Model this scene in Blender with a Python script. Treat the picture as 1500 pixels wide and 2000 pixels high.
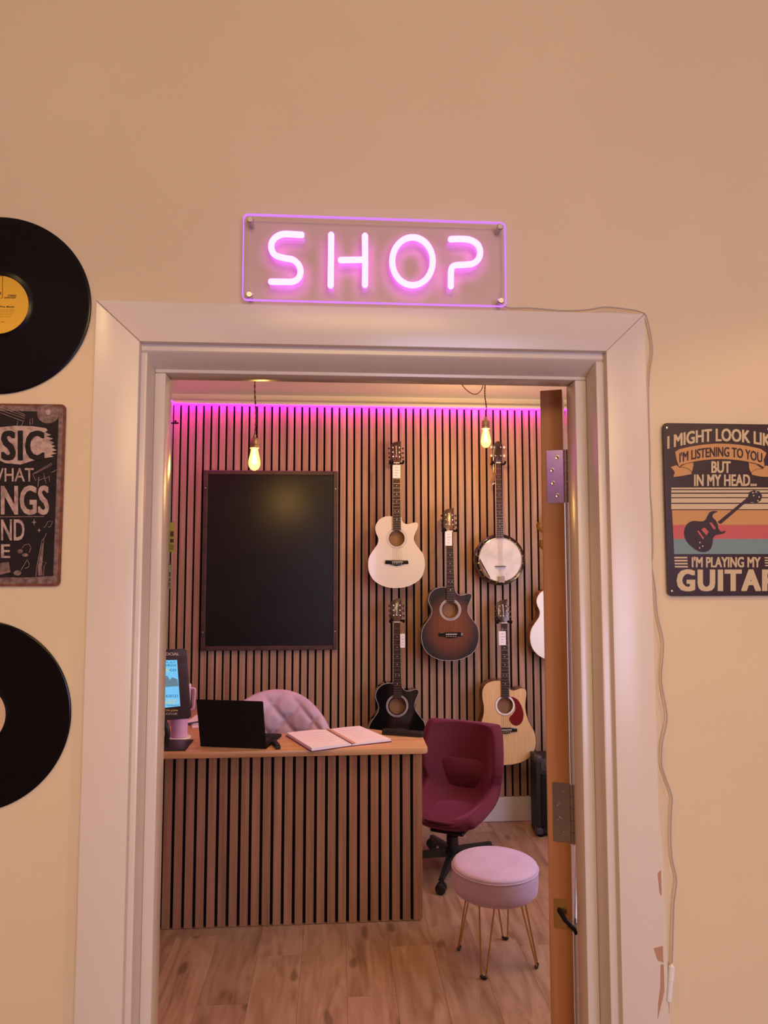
import bpy, bmesh, math, random
import numpy as np
from mathutils import Vector, Matrix
random.seed(7)
PI = math.pi
sc = bpy.context.scene
for o in list(bpy.data.objects): bpy.data.objects.remove(o, do_unlink=True)

# ------------------------------------------------------------------ camera
F, PIT, YAW, ROL = 1359.463, 0.073914, 0.069237, -0.0006
CAM = Vector((0.3989, -1.173, 1.5695))
FW = Vector((math.sin(YAW)*math.cos(PIT), math.cos(YAW)*math.cos(PIT), math.sin(PIT)))
RT = Vector((math.cos(YAW), -math.sin(YAW), 0)); UP = RT.cross(FW)
r2 = RT*math.cos(ROL)+UP*math.sin(ROL); u2 = -RT*math.sin(ROL)+UP*math.cos(ROL)
cd = bpy.data.cameras.new('camera'); cam = bpy.data.objects.new('camera', cd); sc.collection.objects.link(cam)
cd.sensor_fit = 'VERTICAL'; cd.sensor_height = 36; cd.sensor_width = 27; cd.lens = 36*F/2000; cd.clip_start = .02
cam.matrix_world = Matrix((( r2.x, u2.x, -FW.x, CAM.x), (r2.y, u2.y, -FW.y, CAM.y), (r2.z, u2.z, -FW.z, CAM.z), (0,0,0,1)))
sc.camera = cam
# ------------------------------------------------------------------ world, lights, exposure
w = bpy.data.worlds.new('world'); sc.world = w; w.use_nodes = True
w.node_tree.nodes['Background'].inputs[0].default_value = (.55, .6, .75, 1)
w.node_tree.nodes['Background'].inputs[1].default_value = .3
sc.view_settings.view_transform = 'Standard'; sc.view_settings.look = 'None'
sc.view_settings.exposure = 0; sc.view_settings.gamma = 1; sc.view_settings.use_curve_mapping = False
def light(kind, name, loc, power, col, size=.1, size_y=None, target=None, spread=None):
    d = bpy.data.lights.new(name, kind); d.energy = power; d.color = col
    if kind == 'AREA':
        d.shape = 'RECTANGLE'; d.size = size; d.size_y = size_y or size
        if spread: d.spread = spread
    else: d.shadow_soft_size = size
    o = bpy.data.objects.new(name, d); sc.collection.objects.link(o); o.location = loc
    if target is not None:
        o.rotation_euler = (Vector(target)-Vector(loc)).to_track_quat('-Z', 'Y').to_euler()
    return o
WARM = (1, .66, .34)
def spot(name, loc, power, col, half, blend, size):
    o = light('SPOT', name, loc, power, col, size); o.data.spot_size = 2*math.radians(half); o.data.spot_blend = blend; return o
light('AREA', 'front_room_ceiling_lamp', (.5, -2.9, 2.95), 55, (1,.65,.22), 1.6, 1.2, (.5, -.4, 1.2))
spot('front_room_left_downlight', (-.55, -1.3, 2.93), 30, (1,.64,.25), 58, .12, .03)
spot('front_room_right_downlight', (1.75, -1.3, 2.93), 34, (1,.64,.25), 58, .12, .03)
light('AREA', 'front_room_daylight', (1.5, -4.1, 1.35), 52, (.66,.62,1), 1.5, 1.3, (1.0, 0, 1.0))
light('AREA', 'shop_daylight', (2.22, 1.65, 1.35), 22, (.84,.76,1), 1.1, 1.2, (.4, 2.4, 1.0))
light('AREA', 'shop_overhead_area', (.9, 1.1, 2.58), 17, (1,.66,.34), .8, .5, (.8, 2.4, .9))  # unseen warm area light over the shop, besides the two bulbs

# ------------------------------------------------------------------ helpers
def at(px, py, Y):
    d = FW+RT*((px-750)/F)-UP*((py-1000)/F)
    return CAM+d*((Y-CAM.y)/d.y)
def atz(px, py, Z):
    d = FW+RT*((px-750)/F)-UP*((py-1000)/F)
    return CAM+d*((Z-CAM.z)/d.z)
COL = sc.collection
BASE = {}
def tag(o, label=None, cat=None, group=None, kind=None):
    if label: o['label'] = label
    if cat: o['category'] = cat
    if group: o['group'] = group
    if kind: o['kind'] = kind
    return o
def thing(name, label, cat, loc=(0,0,0), rz=0, group=None):
    o = bpy.data.objects.new(name, None); COL.objects.link(o); o.empty_display_size = .05
    o.location = loc; o.rotation_euler = (0,0,rz); BASE[o] = Vector(loc)
    return tag(o, label, cat, group)
def obj(name, bm, mat, parent=None, local=False, smooth=True, sharp=35, label=None, cat=None, group=None, kind=None):
    me = bpy.data.meshes.new(name)
    if isinstance(bm, bpy.types.Mesh): me = bm; me.name = name
    else: bm.to_mesh(me); bm.free()
    if mat:
        me.materials.clear()
        for m in (mat if isinstance(mat, (list, tuple)) else [mat]): me.materials.append(m)
    o = bpy.data.objects.new(name, me); COL.objects.link(o)
    if parent is not None:
        b = BASE[parent]
        if not local: me.transform(Matrix.Translation(-b))
        o.parent = parent; BASE[o] = b
    else:
        vs = [v.co for v in me.vertices]
        lo = Vector([min(v[i] for v in vs) for i in range(3)]); hi = Vector([max(v[i] for v in vs) for i in range(3)])
        b = Vector(((lo.x+hi.x)/2, (lo.y+hi.y)/2, lo.z))
        me.transform(Matrix.Translation(-b)); o.location = b; BASE[o] = b
    if smooth:
        me.polygons.foreach_set('use_smooth', [True]*len(me.polygons))
        me.set_sharp_from_angle(angle=math.radians(sharp))
    return tag(o, label, cat, group, kind)
def B(): return bmesh.new()
def box(bm, x0, x1, y0, y1, z0, z1, bev=0, rot=None, c=None, seg=1):
    m = Matrix.Translation(((x0+x1)/2, (y0+y1)/2, (z0+z1)/2)) @ Matrix.Diagonal((abs(x1-x0), abs(y1-y0), abs(z1-z0), 1))
    r = bmesh.ops.create_cube(bm, size=1, matrix=m); vs = r['verts']
    if bev:
        es = list({e for v in vs for e in v.link_edges})
        rr = bmesh.ops.bevel(bm, geom=es, offset=bev, segments=seg, affect='EDGES', profile=.5)
        vs = list({v for f in rr['faces'] for v in f.verts} | {v for v in vs if v.is_valid})
    if rot is not None:
        cc = Vector(c) if c is not None else Vector(((x0+x1)/2, (y0+y1)/2, (z0+z1)/2))
        bmesh.ops.transform(bm, matrix=Matrix.Translation(cc) @ rot @ Matrix.Translation(-cc), verts=vs)
    return bm
def loft(bm, rings, closed=True, caps=True):
    vr = [[bm.verts.new(p) for p in ring] for ring in rings]
    n = len(vr[0])
    for a, b in zip(vr, vr[1:]):
        for i in range(n if closed else n-1):
            j = (i+1) % n
            try: bm.faces.new((a[i], a[j], b[j], b[i]))
            except ValueError: pass
    if caps and closed:
        bm.faces.new(list(reversed(vr[0]))); bm.faces.new(vr[-1])
    return vr
def tube(bm, pts, r, seg=8, closed=False, caps=True, rad=None):
    pts = [Vector(p) for p in pts]; n = len(pts); rings = []
    t0 = None; nrm = None
    for i, p in enumerate(pts):
        if closed: t = (pts[(i+1) % n]-pts[i-1])
        else: t = pts[min(i+1, n-1)]-pts[max(i-1, 0)]
        t.normalize()
        if nrm is None:
            a = Vector((0,0,1)) if abs(t.z) < .9 else Vector((0,1,0))
            nrm = t.cross(a).normalized()
        else:
            nrm = (nrm-t*nrm.dot(t)).normalized()
        b = t.cross(nrm); rr = rad[i] if rad else r
        rings.append([p+(nrm*math.cos(2*PI*k/seg)+b*math.sin(2*PI*k/seg))*rr for k in range(seg)])
    if closed: rings.append(rings[0]); loft(bm, rings, caps=False); bmesh.ops.remove_doubles(bm, verts=bm.verts[:], dist=1e-6)
    else: loft(bm, rings, caps=caps)
    return bm
def lathe(bm, prof, c=(0,0,0), seg=32, axis='Z'):
    rings = []
    for r, z in prof:
        r = max(r, 1e-5); ring = []
        for k in range(seg):
            a = 2*PI*k/seg
            if axis == 'Z': v = Vector((r*math.cos(a), r*math.sin(a), z))
            else: v = Vector((r*math.cos(a), -z, r*math.sin(a)))      # axis Y: z grows toward the viewer (-Y)
            ring.append(v+Vector(c))
        rings.append(ring)
    loft(bm, rings); bmesh.ops.recalc_face_normals(bm, faces=bm.faces[:]); return bm
def prism(bm, pts, y0, y1, bev=0):
    """pts (x,z) extruded between y0 (front) and y1"""
    a = [bm.verts.new((x, y0, z)) for x, z in pts]; b = [bm.verts.new((x, y1, z)) for x, z in pts]
    n = len(pts)
    f1 = bm.faces.new(a); f2 = bm.faces.new(list(reversed(b)))
    sides = [bm.faces.new((a[i], b[i], b[(i+1) % n], a[(i+1) % n])) for i in range(n)]
    fs = [f1, f2]+sides
    bmesh.ops.recalc_face_normals(bm, faces=fs)
    if bev:
        es = [e for e in f1.edges]
        bmesh.ops.bevel(bm, geom=es, offset=bev, segments=2, affect='EDGES', profile=.5)
    return bm
def plate_h(bm, pts, z0, z1, bev=0):
    """pts (x,y) extruded between z0 and z1"""
    a = [bm.verts.new((x, y, z0)) for x, y in pts]; b = [bm.verts.new((x, y, z1)) for x, y in pts]
    n = len(pts); fs = [bm.faces.new(a), bm.faces.new(list(reversed(b)))]
    fs += [bm.faces.new((a[i], b[i], b[(i+1) % n], a[(i+1) % n])) for i in range(n)]
    bmesh.ops.recalc_face_normals(bm, faces=fs)
    if bev: bmesh.ops.bevel(bm, geom=list(fs[0].edges)+list(fs[1].edges), offset=bev, segments=2, affect='EDGES', profile=.5)
    return bm
def ring_plate(bm, outer, inner, y0, y1):
    """flat ring: outer/inner lists of (x,z); front at y0"""
    loops = {}
    for y in (y0, y1):
        vo = [bm.verts.new((x, y, z)) for x, z in outer]; vi = [bm.verts.new((x, y, z)) for x, z in inner]
        es = [bm.edges.new((vo[i], vo[(i+1) % len(vo)])) for i in range(len(vo))]+[bm.edges.new((vi[i], vi[(i+1) % len(vi)])) for i in range(len(vi))]
        bmesh.ops.triangle_fill(bm, use_beauty=True, use_dissolve=False, edges=es)
        loops[y] = (vo, vi)
    for k in (0, 1):
        a, b = loops[y0][k], loops[y1][k]
        for i in range(len(a)): bm.faces.new((a[i], b[i], b[(i+1) % len(a)], a[(i+1) % len(a)]))
    bmesh.ops.recalc_face_normals(bm, faces=bm.faces[:]); return bm
def circ(cx, cz, r, n=40): return [(cx+r*math.cos(2*PI*k/n), cz+r*math.sin(2*PI*k/n)) for k in range(n)]
def rrect(x0, x1, z0, z1, r, n=6):
    out = []
    for cx, cz, a0 in ((x1-r, z1-r, 0), (x0+r, z1-r, 90), (x0+r, z0+r, 180), (x1-r, z0+r, 270)):
        for k in range(n+1):
            a = math.radians(a0+90*k/n); out.append((cx+r*math.cos(a), cz+r*math.sin(a)))
    return out
def spline(pts, n=4, closed=True):
    P = [Vector(p) for p in pts]; out = []; N = len(P)
    for i in range(N if closed else N-1):
        p1, p2 = P[i], P[(i+1) % N]
        p0 = P[i-1] if (closed or i > 0) else p1; p3 = P[(i+2) % N] if (closed or i+2 < N) else p2
        for k in range(n):
            t = k/n
            out.append(.5*((2*p1)+(p2-p0)*t+(2*p0-5*p1+4*p2-p3)*t*t+(3*p1-p0-3*p2+p3)*t**3))
    if not closed: out.append(P[-1])
    return out
def textmesh(s, bold=0.0, spacing=1.0, shear=0.0):
    cu = bpy.data.curves.new('t', 'FONT'); cu.body = s; cu.offset = bold; cu.space_character = spacing; cu.shear = shear
    cu.extrude = 0.0; cu.resolution_u = 3; cu.fill_mode = 'FRONT'
    o = bpy.data.objects.new('t', cu); COL.objects.link(o)
    bpy.context.view_layer.update()
    me = bpy.data.meshes.new_from_object(o.evaluated_get(bpy.context.evaluated_depsgraph_get()))
    bpy.data.objects.remove(o); bpy.data.curves.remove(cu)
    return me
def lettering(s, mp, x0, x1, ytop, ybot, mat, parent, bold=.0, arc=None, spacing=1.0, shear=0, name='lettering', local=False):
    """heavier faces are made of the glyphs laid down several times with small shifts"""
    fat = bold; bold = 0
    """place text into a rectangle of an abstract (u,v) frame; mp(u,v) gives the 3-D point. arc: v offset function of u"""
    me = textmesh(s, bold, spacing, shear); n = len(me.vertices)
    co = np.empty(n*3); me.vertices.foreach_get('co', co); co = co.reshape(-1, 3)
    lo, hi = co.min(0), co.max(0)
    # strokes: fat is in em; shift in u and v
    du = fat*(x1-x0)/(hi[0]-lo[0]); dv = fat*(ytop-ybot)/(hi[1]-lo[1])
    offs = [(0, 0)] if not fat else [(i*du*.5, j*dv*.5) for i in (-2, -1, 0, 1, 2) for j in (-1, 0, 1)]
    polys = [tuple(p.vertices) for p in me.polygons]; V, Fc = [], []
    for k, (ou, ov) in enumerate(offs):
        for i in range(n):
            a = (co[i, 0]-lo[0])/(hi[0]-lo[0]); b = (co[i, 1]-lo[1])/(hi[1]-lo[1])
            u = x0+abs(du)+(x1-x0-2*abs(du))*a+ou; vv = ybot+(ytop-ybot)*b*1.0+ov
            if arc: vv += arc(u)
            V.append(mp(u, vv)-Vector((0, k*2.5e-5, 0)))
        Fc += [tuple(q+k*n for q in p) for p in polys]
    bpy.data.meshes.remove(me); me = bpy.data.meshes.new(name); me.from_pydata(V, [], Fc)
    return obj(name, me, mat, parent, smooth=False, local=local)
def poly(pts, mp, mat, parent, name, dy=0.0006, label=None, closed=True, local=False):
    """thin printed shape: polygon in the (u,v) frame of mp"""
    from mathutils.geometry import tessellate_polygon
    bm = B(); vs = [bm.verts.new(mp(*p)) for p in pts]
    for tr in tessellate_polygon([[Vector((p[0], p[1], 0)) for p in pts]]):
        try: bm.faces.new([vs[i] for i in tr])
        except ValueError: pass
    return obj(name, bm, mat, parent, smooth=False, label=label, local=local)
def strokes(lines, mp, r, mat, parent, name):
    for l in lines: obj(name, tube(B(), [mp(*p) for p in l], r, seg=4), mat, parent)

# ------------------------------------------------------------------ materials
MATS = {}
def mat(name, col, rough=.5, metal=0, spec=.5, coat=0, sheen=0, emit=None, es=0, sheen_tint=None, alpha=None):
    m = bpy.data.materials.new(name); m.use_nodes = True; p = m.node_tree.nodes['Principled BSDF']
    p.inputs['Base Color'].default_value = (*col, 1); p.inputs['Roughness'].default_value = rough
    p.inputs['Metallic'].default_value = metal; p.inputs['Specular IOR Level'].default_value = spec
    p.inputs['Coat Weight'].default_value = coat; p.inputs['Coat Roughness'].default_value = .06
    if sheen:
        p.inputs['Sheen Weight'].default_value = sheen; p.inputs['Sheen Roughness'].default_value = .4
        if sheen_tint: p.inputs['Sheen Tint'].default_value = (*sheen_tint, 1)
    if emit: p.inputs['Emission Color'].default_value = (*emit, 1); p.inputs['Emission Strength'].default_value = es
    MATS[name] = m; return m
def N(m, t, **kw):
    n = m.node_tree.nodes.new(t)
    for k, v in kw.items(): setattr(n, k, v)
    return n
def L(m, a, b): m.node_tree.links.new(a, b)
def P(m): return m.node_tree.nodes['Principled BSDF']
def ramp(m, src, stops):
    r = N(m, 'ShaderNodeValToRGB'); e = r.color_ramp.elements
    while len(e) < len(stops): e.new(.5)
    for k, (p, c) in enumerate(stops): e[k].position = p; e[k].color = (*c, 1)
    L(m, src, r.inputs[0]); return r
def noise_col(m, scale, stops, detail=4, vscale=(1,1,1), coord='Object', bump=0, bscale=None, distort=0, rand=0, bdist=.002):
    tc = N(m, 'ShaderNodeTexCoord'); mp = N(m, 'ShaderNodeMapping'); mp.inputs['Scale'].default_value = vscale
    L(m, tc.outputs[coord], mp.inputs[0]); src = mp.outputs[0]
    if rand:
        oi = N(m, 'ShaderNodeObjectInfo'); va = N(m, 'ShaderNodeVectorMath', operation='ADD')
        vm = N(m, 'ShaderNodeVectorMath', operation='SCALE'); cb = N(m, 'ShaderNodeCombineXYZ')
        for k in range(3): L(m, oi.outputs['Random'], cb.inputs[k])
        L(m, cb.outputs[0], vm.inputs[0]); vm.inputs['Scale'].default_value = 37.
        L(m, vm.outputs[0], va.inputs[1]); L(m, src, va.inputs[0]); src = va.outputs[0]
    nz = N(m, 'ShaderNodeTexNoise'); nz.inputs['Scale'].default_value = scale; nz.inputs['Detail'].default_value = detail
    nz.inputs['Distortion'].default_value = distort; L(m, src, nz.inputs['Vector'])
    r = ramp(m, nz.outputs['Fac'], stops); out = r.outputs[0]
    if rand:
        hs = N(m, 'ShaderNodeHueSaturation'); mr = N(m, 'ShaderNodeMapRange')
        mr.inputs['To Min'].default_value = 1-rand; mr.inputs['To Max'].default_value = 1+rand
        L(m, oi.outputs['Random'], mr.inputs[0]); L(m, mr.outputs[0], hs.inputs['Value']); L(m, out, hs.inputs['Color']); out = hs.outputs[0]
    L(m, out, P(m).inputs['Base Color'])
    if bump:
        bn = N(m, 'ShaderNodeBump'); bn.inputs['Strength'].default_value = bump; bn.inputs['Distance'].default_value = bdist
        if bscale:
            n2 = N(m, 'ShaderNodeTexNoise'); n2.inputs['Scale'].default_value = bscale; n2.inputs['Detail'].default_value = 3
            L(m, src, n2.inputs['Vector']); L(m, n2.outputs['Fac'], bn.inputs['Height'])
        else: L(m, nz.outputs['Fac'], bn.inputs['Height'])
        L(m, bn.outputs[0], P(m).inputs['Normal'])
    return nz
m_wall = mat('wall_paint', (.72,.58,.42), .62, spec=.3)
noise_col(m_wall, 1.3, [(.3,(.68,.54,.355)), (.7,(.75,.61,.41))], bump=.35, bscale=9, bdist=.006)
m_gloss = mat('gloss_paint', (.76,.68,.60), .26, spec=.5)
noise_col(m_gloss, 2.0, [(.3,(.70,.61,.53)), (.7,(.75,.66,.58))], vscale=(1,1,.4), bump=.25, bscale=14, bdist=.003)
m_ceil = mat('ceiling_paint', (.72,.68,.6), .8)
m_white = mat('white_skirting_paint', (.74,.72,.70), .4)
m_slat = mat('slat_veneer', (.35,.19,.10), .5)
noise_col(m_slat, 7, [(.25,(.27,.155,.095)), (.5,(.37,.225,.145)), (.75,(.47,.30,.20))], vscale=(9,9,.35), detail=6, rand=.14, bump=.1)
m_dslat = mat('desk_slat_veneer', (.3,.16,.08), .5)
noise_col(m_dslat, 7, [(.25,(.22,.11,.058)), (.5,(.31,.16,.085)), (.75,(.38,.21,.12))], vscale=(9,9,.35), detail=6, rand=.10, bump=.1)
m_felt = mat('black_felt', (.008,.006,.007), .95, spec=.1)
m_top = mat('oak_worktop', (.5,.28,.13), .33)
noise_col(m_top, 3, [(.25,(.42,.21,.09)), (.5,(.55,.31,.15)), (.8,(.63,.38,.2))], vscale=(.6,12,12), detail=6)
m_floor = mat('floor_oak', (.35,.22,.13), .42)
noise_col(m_floor, 2.6, [(.22,(.17,.09,.05)), (.38,(.30,.17,.095)), (.52,(.37,.225,.135)), (.7,(.44,.285,.18))], vscale=(6,.9,1), detail=8, distort=1.6, rand=.13, bump=.12)
def knots(m):
    p = P(m); src = p.inputs['Base Color'].links[0].from_socket
    tc = N(m, 'ShaderNodeTexCoord'); mp = N(m, 'ShaderNodeMapping'); mp.inputs['Scale'].default_value = (4.2, 1.7, 1); L(m, tc.outputs['Object'], mp.inputs[0])
    nz = N(m, 'ShaderNodeTexNoise'); nz.inputs['Scale'].default_value = 3; L(m, tc.outputs['Object'], nz.inputs['Vector'])
    ad = N(m, 'ShaderNodeVectorMath', operation='ADD'); sc_ = N(m, 'ShaderNodeVectorMath', operation='SCALE'); sc_.inputs['Scale'].default_value = .35
    L(m, nz.outputs['Color'], sc_.inputs[0]); L(m, mp.outputs[0], ad.inputs[0]); L(m, sc_.outputs[0], ad.inputs[1])
    oi = N(m, 'ShaderNodeObjectInfo'); a2 = N(m, 'ShaderNodeVectorMath', operation='ADD'); s2 = N(m, 'ShaderNodeVectorMath', operation='SCALE'); s2.inputs['Scale'].default_value = 19
    cb = N(m, 'ShaderNodeCombineXYZ'); L(m, oi.outputs['Random'], cb.inputs[0]); L(m, oi.outputs['Random'], cb.inputs[1]); L(m, cb.outputs[0], s2.inputs[0]); L(m, ad.outputs[0], a2.inputs[0]); L(m, s2.outputs[0], a2.inputs[1])
    vo = N(m, 'ShaderNodeTexVoronoi'); vo.voronoi_dimensions = '2D'; vo.inputs['Scale'].default_value = 1.0; L(m, a2.outputs[0], vo.inputs['Vector'])
    r = ramp(m, vo.outputs['Distance'], [(.0,(.22,.17,.13)), (.05,(.35,.28,.22)), (.085,(1,1,1))])
    mx = N(m, 'ShaderNodeMix', data_type='RGBA', blend_type='MULTIPLY'); mx.inputs[0].default_value = .6
    L(m, src, mx.inputs[6]); L(m, r.outputs[0], mx.inputs[7]); L(m, mx.outputs[2], p.inputs['Base Color'])
knots(m_floor)
m_door = mat('door_edge_pine', (.5,.2,.07), .45)
noise_col(m_door, 4, [(.2,(.33,.13,.045)), (.5,(.45,.19,.07)), (.8,(.53,.24,.095))], vscale=(14,14,.5), detail=6)
m_frontfloor = mat('front_room_carpet', (.25,.17,.12), .9); noise_col(m_frontfloor, 60, [(.3,(.2,.13,.09)), (.7,(.3,.2,.14))])
m_chalk = mat('blackboard_slate', (.006,.005,.004), .31, spec=.32)
noise_col(m_chalk, 5, [(.3,(.004,.0035,.003)), (.7,(.008,.006,.005))])
m_frame = mat('dark_stained_frame', (.05,.02,.012), .4); noise_col(m_frame, 5, [(.3,(.03,.014,.010)), (.7,(.075,.03,.018))], vscale=(4,4,4))
m_steel = mat('brushed_steel', (.55,.52,.5), .28, metal=1)
m_oldsteel = mat('aged_hinge_steel', (.46,.42,.39), .2, metal=1)
m_brass = mat('brass', (.62,.42,.14), .28, metal=1)
m_gold = mat('gold_wire', (.55,.36,.13), .3, metal=1)
m_chrome = mat('chrome', (.8,.78,.76), .12, metal=1)
m_black = mat('black_plastic', (.012,.011,.012), .42)
m_blackm = mat('matt_black_plastic', (.006,.005,.006), .6, spec=.25)
m_vinyl = mat('vinyl_record', (.004,.003,.004), .2, spec=.25)
def vinyl_grooves(m):
    tc = N(m, 'ShaderNodeTexCoord'); wv = N(m, 'ShaderNodeTexWave', wave_type='RINGS', rings_direction='SPHERICAL')
    wv.inputs['Scale'].default_value = 160; L(m, tc.outputs['Object'], wv.inputs['Vector'])
    bn = N(m, 'ShaderNodeBump'); bn.inputs['Strength'].default_value = .12; bn.inputs['Distance'].default_value = .0004
    L(m, wv.outputs['Fac'], bn.inputs['Height']); L(m, bn.outputs[0], P(m).inputs['Normal'])
m_ylabel = mat('yellow_record_label', (.72,.40,.02), .5)
m_clabel = mat('cream_record_label', (.62,.42,.26), .5)
m_ink = mat('dark_print_ink', (.05,.015,.01), .6)
m_pinkv = mat('pink_velvet', (.70,.36,.43), .75, sheen=.45, sheen_tint=(1,.8,.95))
noise_col(m_pinkv, 9, [(.3,(.44,.33,.45)), (.7,(.53,.40,.55))], bump=.15, bscale=40)
m_maroon = mat('maroon_fabric', (.22,.008,.035), .8, sheen=.35, sheen_tint=(1,.3,.6)); noise_col(m_maroon, 300, [(.3,(.075,.0025,.013)), (.7,(.115,.004,.022))], bump=.2)
m_paper = mat('paper', (.78,.72,.78), .8)
m_pinkp = mat('pink_plastic', (.66,.36,.55), .38)
m_tag = mat('price_tag_card', (.80,.78,.82), .6)
m_pencil = mat('handwriting_ink', (.3,.26,.36), .8)
m_lac_w = mat('white_lacquer', (.68,.65,.57), .22, coat=.4)
m_lac_b = mat('black_lacquer', (.006,.005,.006), .14, coat=.5)
m_lac_r = mat('cherry_side_lacquer', (.16,.05,.02), .25, coat=.3)
m_spruce = mat('spruce_top', (.68,.43,.19), .25, coat=.3); noise_col(m_spruce, 6, [(.3,(.66,.43,.20)), (.7,(.76,.53,.27))], vscale=(22,1,1.2), detail=4)
m_spside = mat('mahogany_sides', (.13,.05,.03), .3, coat=.3)
m_cavity = mat('guitar_inside_wood', (.30,.15,.07), .8)
m_rose = mat('rosewood_fretboard', (.018,.009,.008), .5, spec=.3)
m_head = mat('headstock_veneer', (.035,.012,.010), .25, coat=.3)
m_string = mat('bronze_string', (.75,.6,.4), .3, metal=1)
m_pearl = mat('pearl_inlay', (.8,.8,.78), .4)
m_silver = mat('silver_rosette', (.42,.40,.42), .4)
m_guard = mat('red_tortoise_pickguard', (.16,.008,.012), .2)
m_cream = mat('cream_plastic', (.8,.74,.6), .4)
m_skin = mat('banjo_head_skin', (.62,.60,.60), .55); noise_col(m_skin, 9, [(.35,(.50,.49,.49)), (.6,(.68,.66,.66))], detail=5)
m_bres = mat('banjo_resonator_wood', (.03,.012,.008), .2, coat=.5)
m_capo = mat('brown_leather', (.16,.06,.02), .5)
m_signdark = mat('sign_dark_enamel', (.042,.022,.030), .5, spec=.35)
m_signcream = mat('sign_cream_print', (.60,.47,.28), .5)
m_orange = mat('sign_orange_print', (.56,.28,.09), .5)
m_red = mat('sign_red_print', (.52,.10,.09), .5)
m_teal = mat('sign_teal_print', (.17,.26,.27), .5)
m_tindark = mat('tin_sign_black', (.012,.007,.009), .6, spec=.25); noise_col(m_tindark, 20, [(.3,(.008,.005,.007)), (.7,(.018,.010,.012))])
m_rust = mat('rusty_edge', (.16,.04,.018), .7); noise_col(m_rust, 60, [(.3,(.08,.02,.012)), (.7,(.25,.07,.03))])
m_tinpink = mat('tin_sign_pale_print', (.42,.28,.24), .55); noise_col(m_tinpink, 90, [(.35,(.28,.17,.15)), (.55,(.48,.34,.29))])
m_tinscr = mat('tin_sign_scratches', (.25,.15,.14), .6); noise_col(m_tinscr, 120, [(.35,(.10,.05,.045)), (.7,(.27,.17,.15))])
m_cable = mat('clear_white_cable', (.46,.38,.33), .35)
m_seam = mat('old_filler_paint', (.72,.64,.52), .6)
m_scuff = mat('chipped_bare_wood', (.46,.25,.16), .8)
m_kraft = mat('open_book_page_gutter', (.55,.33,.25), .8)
m_green = mat('green_packet_foil', (.22,.27,.03), .35); m_sage = mat('sage_packet_foil', (.16,.22,.12), .4)
m_cardbrown = mat('display_card_brown', (.055,.035,.042), .45)
m_cardpat = mat('display_card_pattern', (.085,.055,.065), .45)
m_textw = mat('white_print', (.8,.78,.76), .5); m_texty = mat('yellow_print', (.8,.7,.15), .5)
m_wireb = mat('dark_twisted_flex', (.06,.012,.012), .7)
m_bake = mat('bronze_bulb_socket', (.30,.19,.11), .38, metal=.6)
m_amp = mat('black_amplifier_tolex', (.012,.011,.013), .55)
m_ampc = mat('amp_corner_plastic', (.05,.045,.05), .4)
vinyl_grooves(m_vinyl)
def emitm(name, col, s):
    m = bpy.data.materials.new(name); m.use_nodes = True; nt = m.node_tree
    for n in list(nt.nodes):
        if n.type == 'BSDF_PRINCIPLED': nt.nodes.remove(n)
    e = nt.nodes.new('ShaderNodeEmission'); e.inputs[0].default_value = (*col, 1); e.inputs[1].default_value = s
    nt.links.new(e.outputs[0], [n for n in nt.nodes if n.type == 'OUTPUT_MATERIAL'][0].inputs[0]); return m
m_neon = emitm('neon_tube_violet', (.62,.105,1.0), 8.5)
m_led = emitm('magenta_led_strip', (1.0,.002,.80), 80)
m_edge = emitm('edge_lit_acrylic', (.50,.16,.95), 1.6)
m_screen = emitm('blue_screen', (.20,.60,.95), .95)
m_screen2 = emitm('screen_grey_part', (.16,.25,.32), .9)
m_scry = emitm('screen_yellow_text', (.75,.75,.2), .8)
m_scrd = emitm('screen_dark_text', (.03,.16,.38), .8)
m_fil = emitm('bulb_filament_glow', (1.0,.80,.45), 60)
m_pane = emitm('daylit_window_pane', (.70,.68,1.0), 1.6)
def mix_transp(name, tint, fac, other):
    m = bpy.data.materials.new(name); m.use_nodes = True; nt = m.node_tree; nt.nodes.clear()
    out = nt.nodes.new('ShaderNodeOutputMaterial'); mx = nt.nodes.new('ShaderNodeMixShader'); t = nt.nodes.new('ShaderNodeBsdfTransparent')
    t.inputs[0].default_value = (*tint, 1)
    if other == 'gloss':
        g = nt.nodes.new('ShaderNodeBsdfGlossy'); g.inputs['Roughness'].default_value = .04
        lw = nt.nodes.new('ShaderNodeFresnel'); lw.inputs[0].default_value = 1.45; nt.links.new(lw.outputs[0], mx.inputs[0])
    else:
        g = nt.nodes.new('ShaderNodeEmission'); g.inputs[0].default_value = (*other, 1); g.inputs[1].default_value = 1; mx.inputs[0].default_value = fac
    nt.links.new(t.outputs[0], mx.inputs[1]); nt.links.new(g.outputs[0], mx.inputs[2]); nt.links.new(mx.outputs[0], out.inputs[0]); return m
m_acry = mix_transp('clear_acrylic', (.97,.95,.97), .1, 'gloss')
m_bulb = mix_transp('amber_bulb_glass', (1,.90,.62), .3, (5,2.05,.40))
nt_ = m_bulb.node_tree; lw_n = nt_.nodes.new('ShaderNodeLayerWeight'); lw_n.inputs[0].default_value = .35
cr_n = nt_.nodes.new('ShaderNodeMix'); cr_n.data_type = 'RGBA'; cr_n.inputs[6].default_value = (4.6,3.1,1.15,1); cr_n.inputs[7].default_value = (4.0,1.6,.26,1)
nt_.links.new(lw_n.outputs['Facing'], cr_n.inputs[0]); nt_.links.new(cr_n.outputs[2], [n for n in nt_.nodes if n.type == 'EMISSION'][0].inputs[0])
m_clear = mix_transp('clear_glass', (.95,.95,.97), .1, 'gloss')

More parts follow.
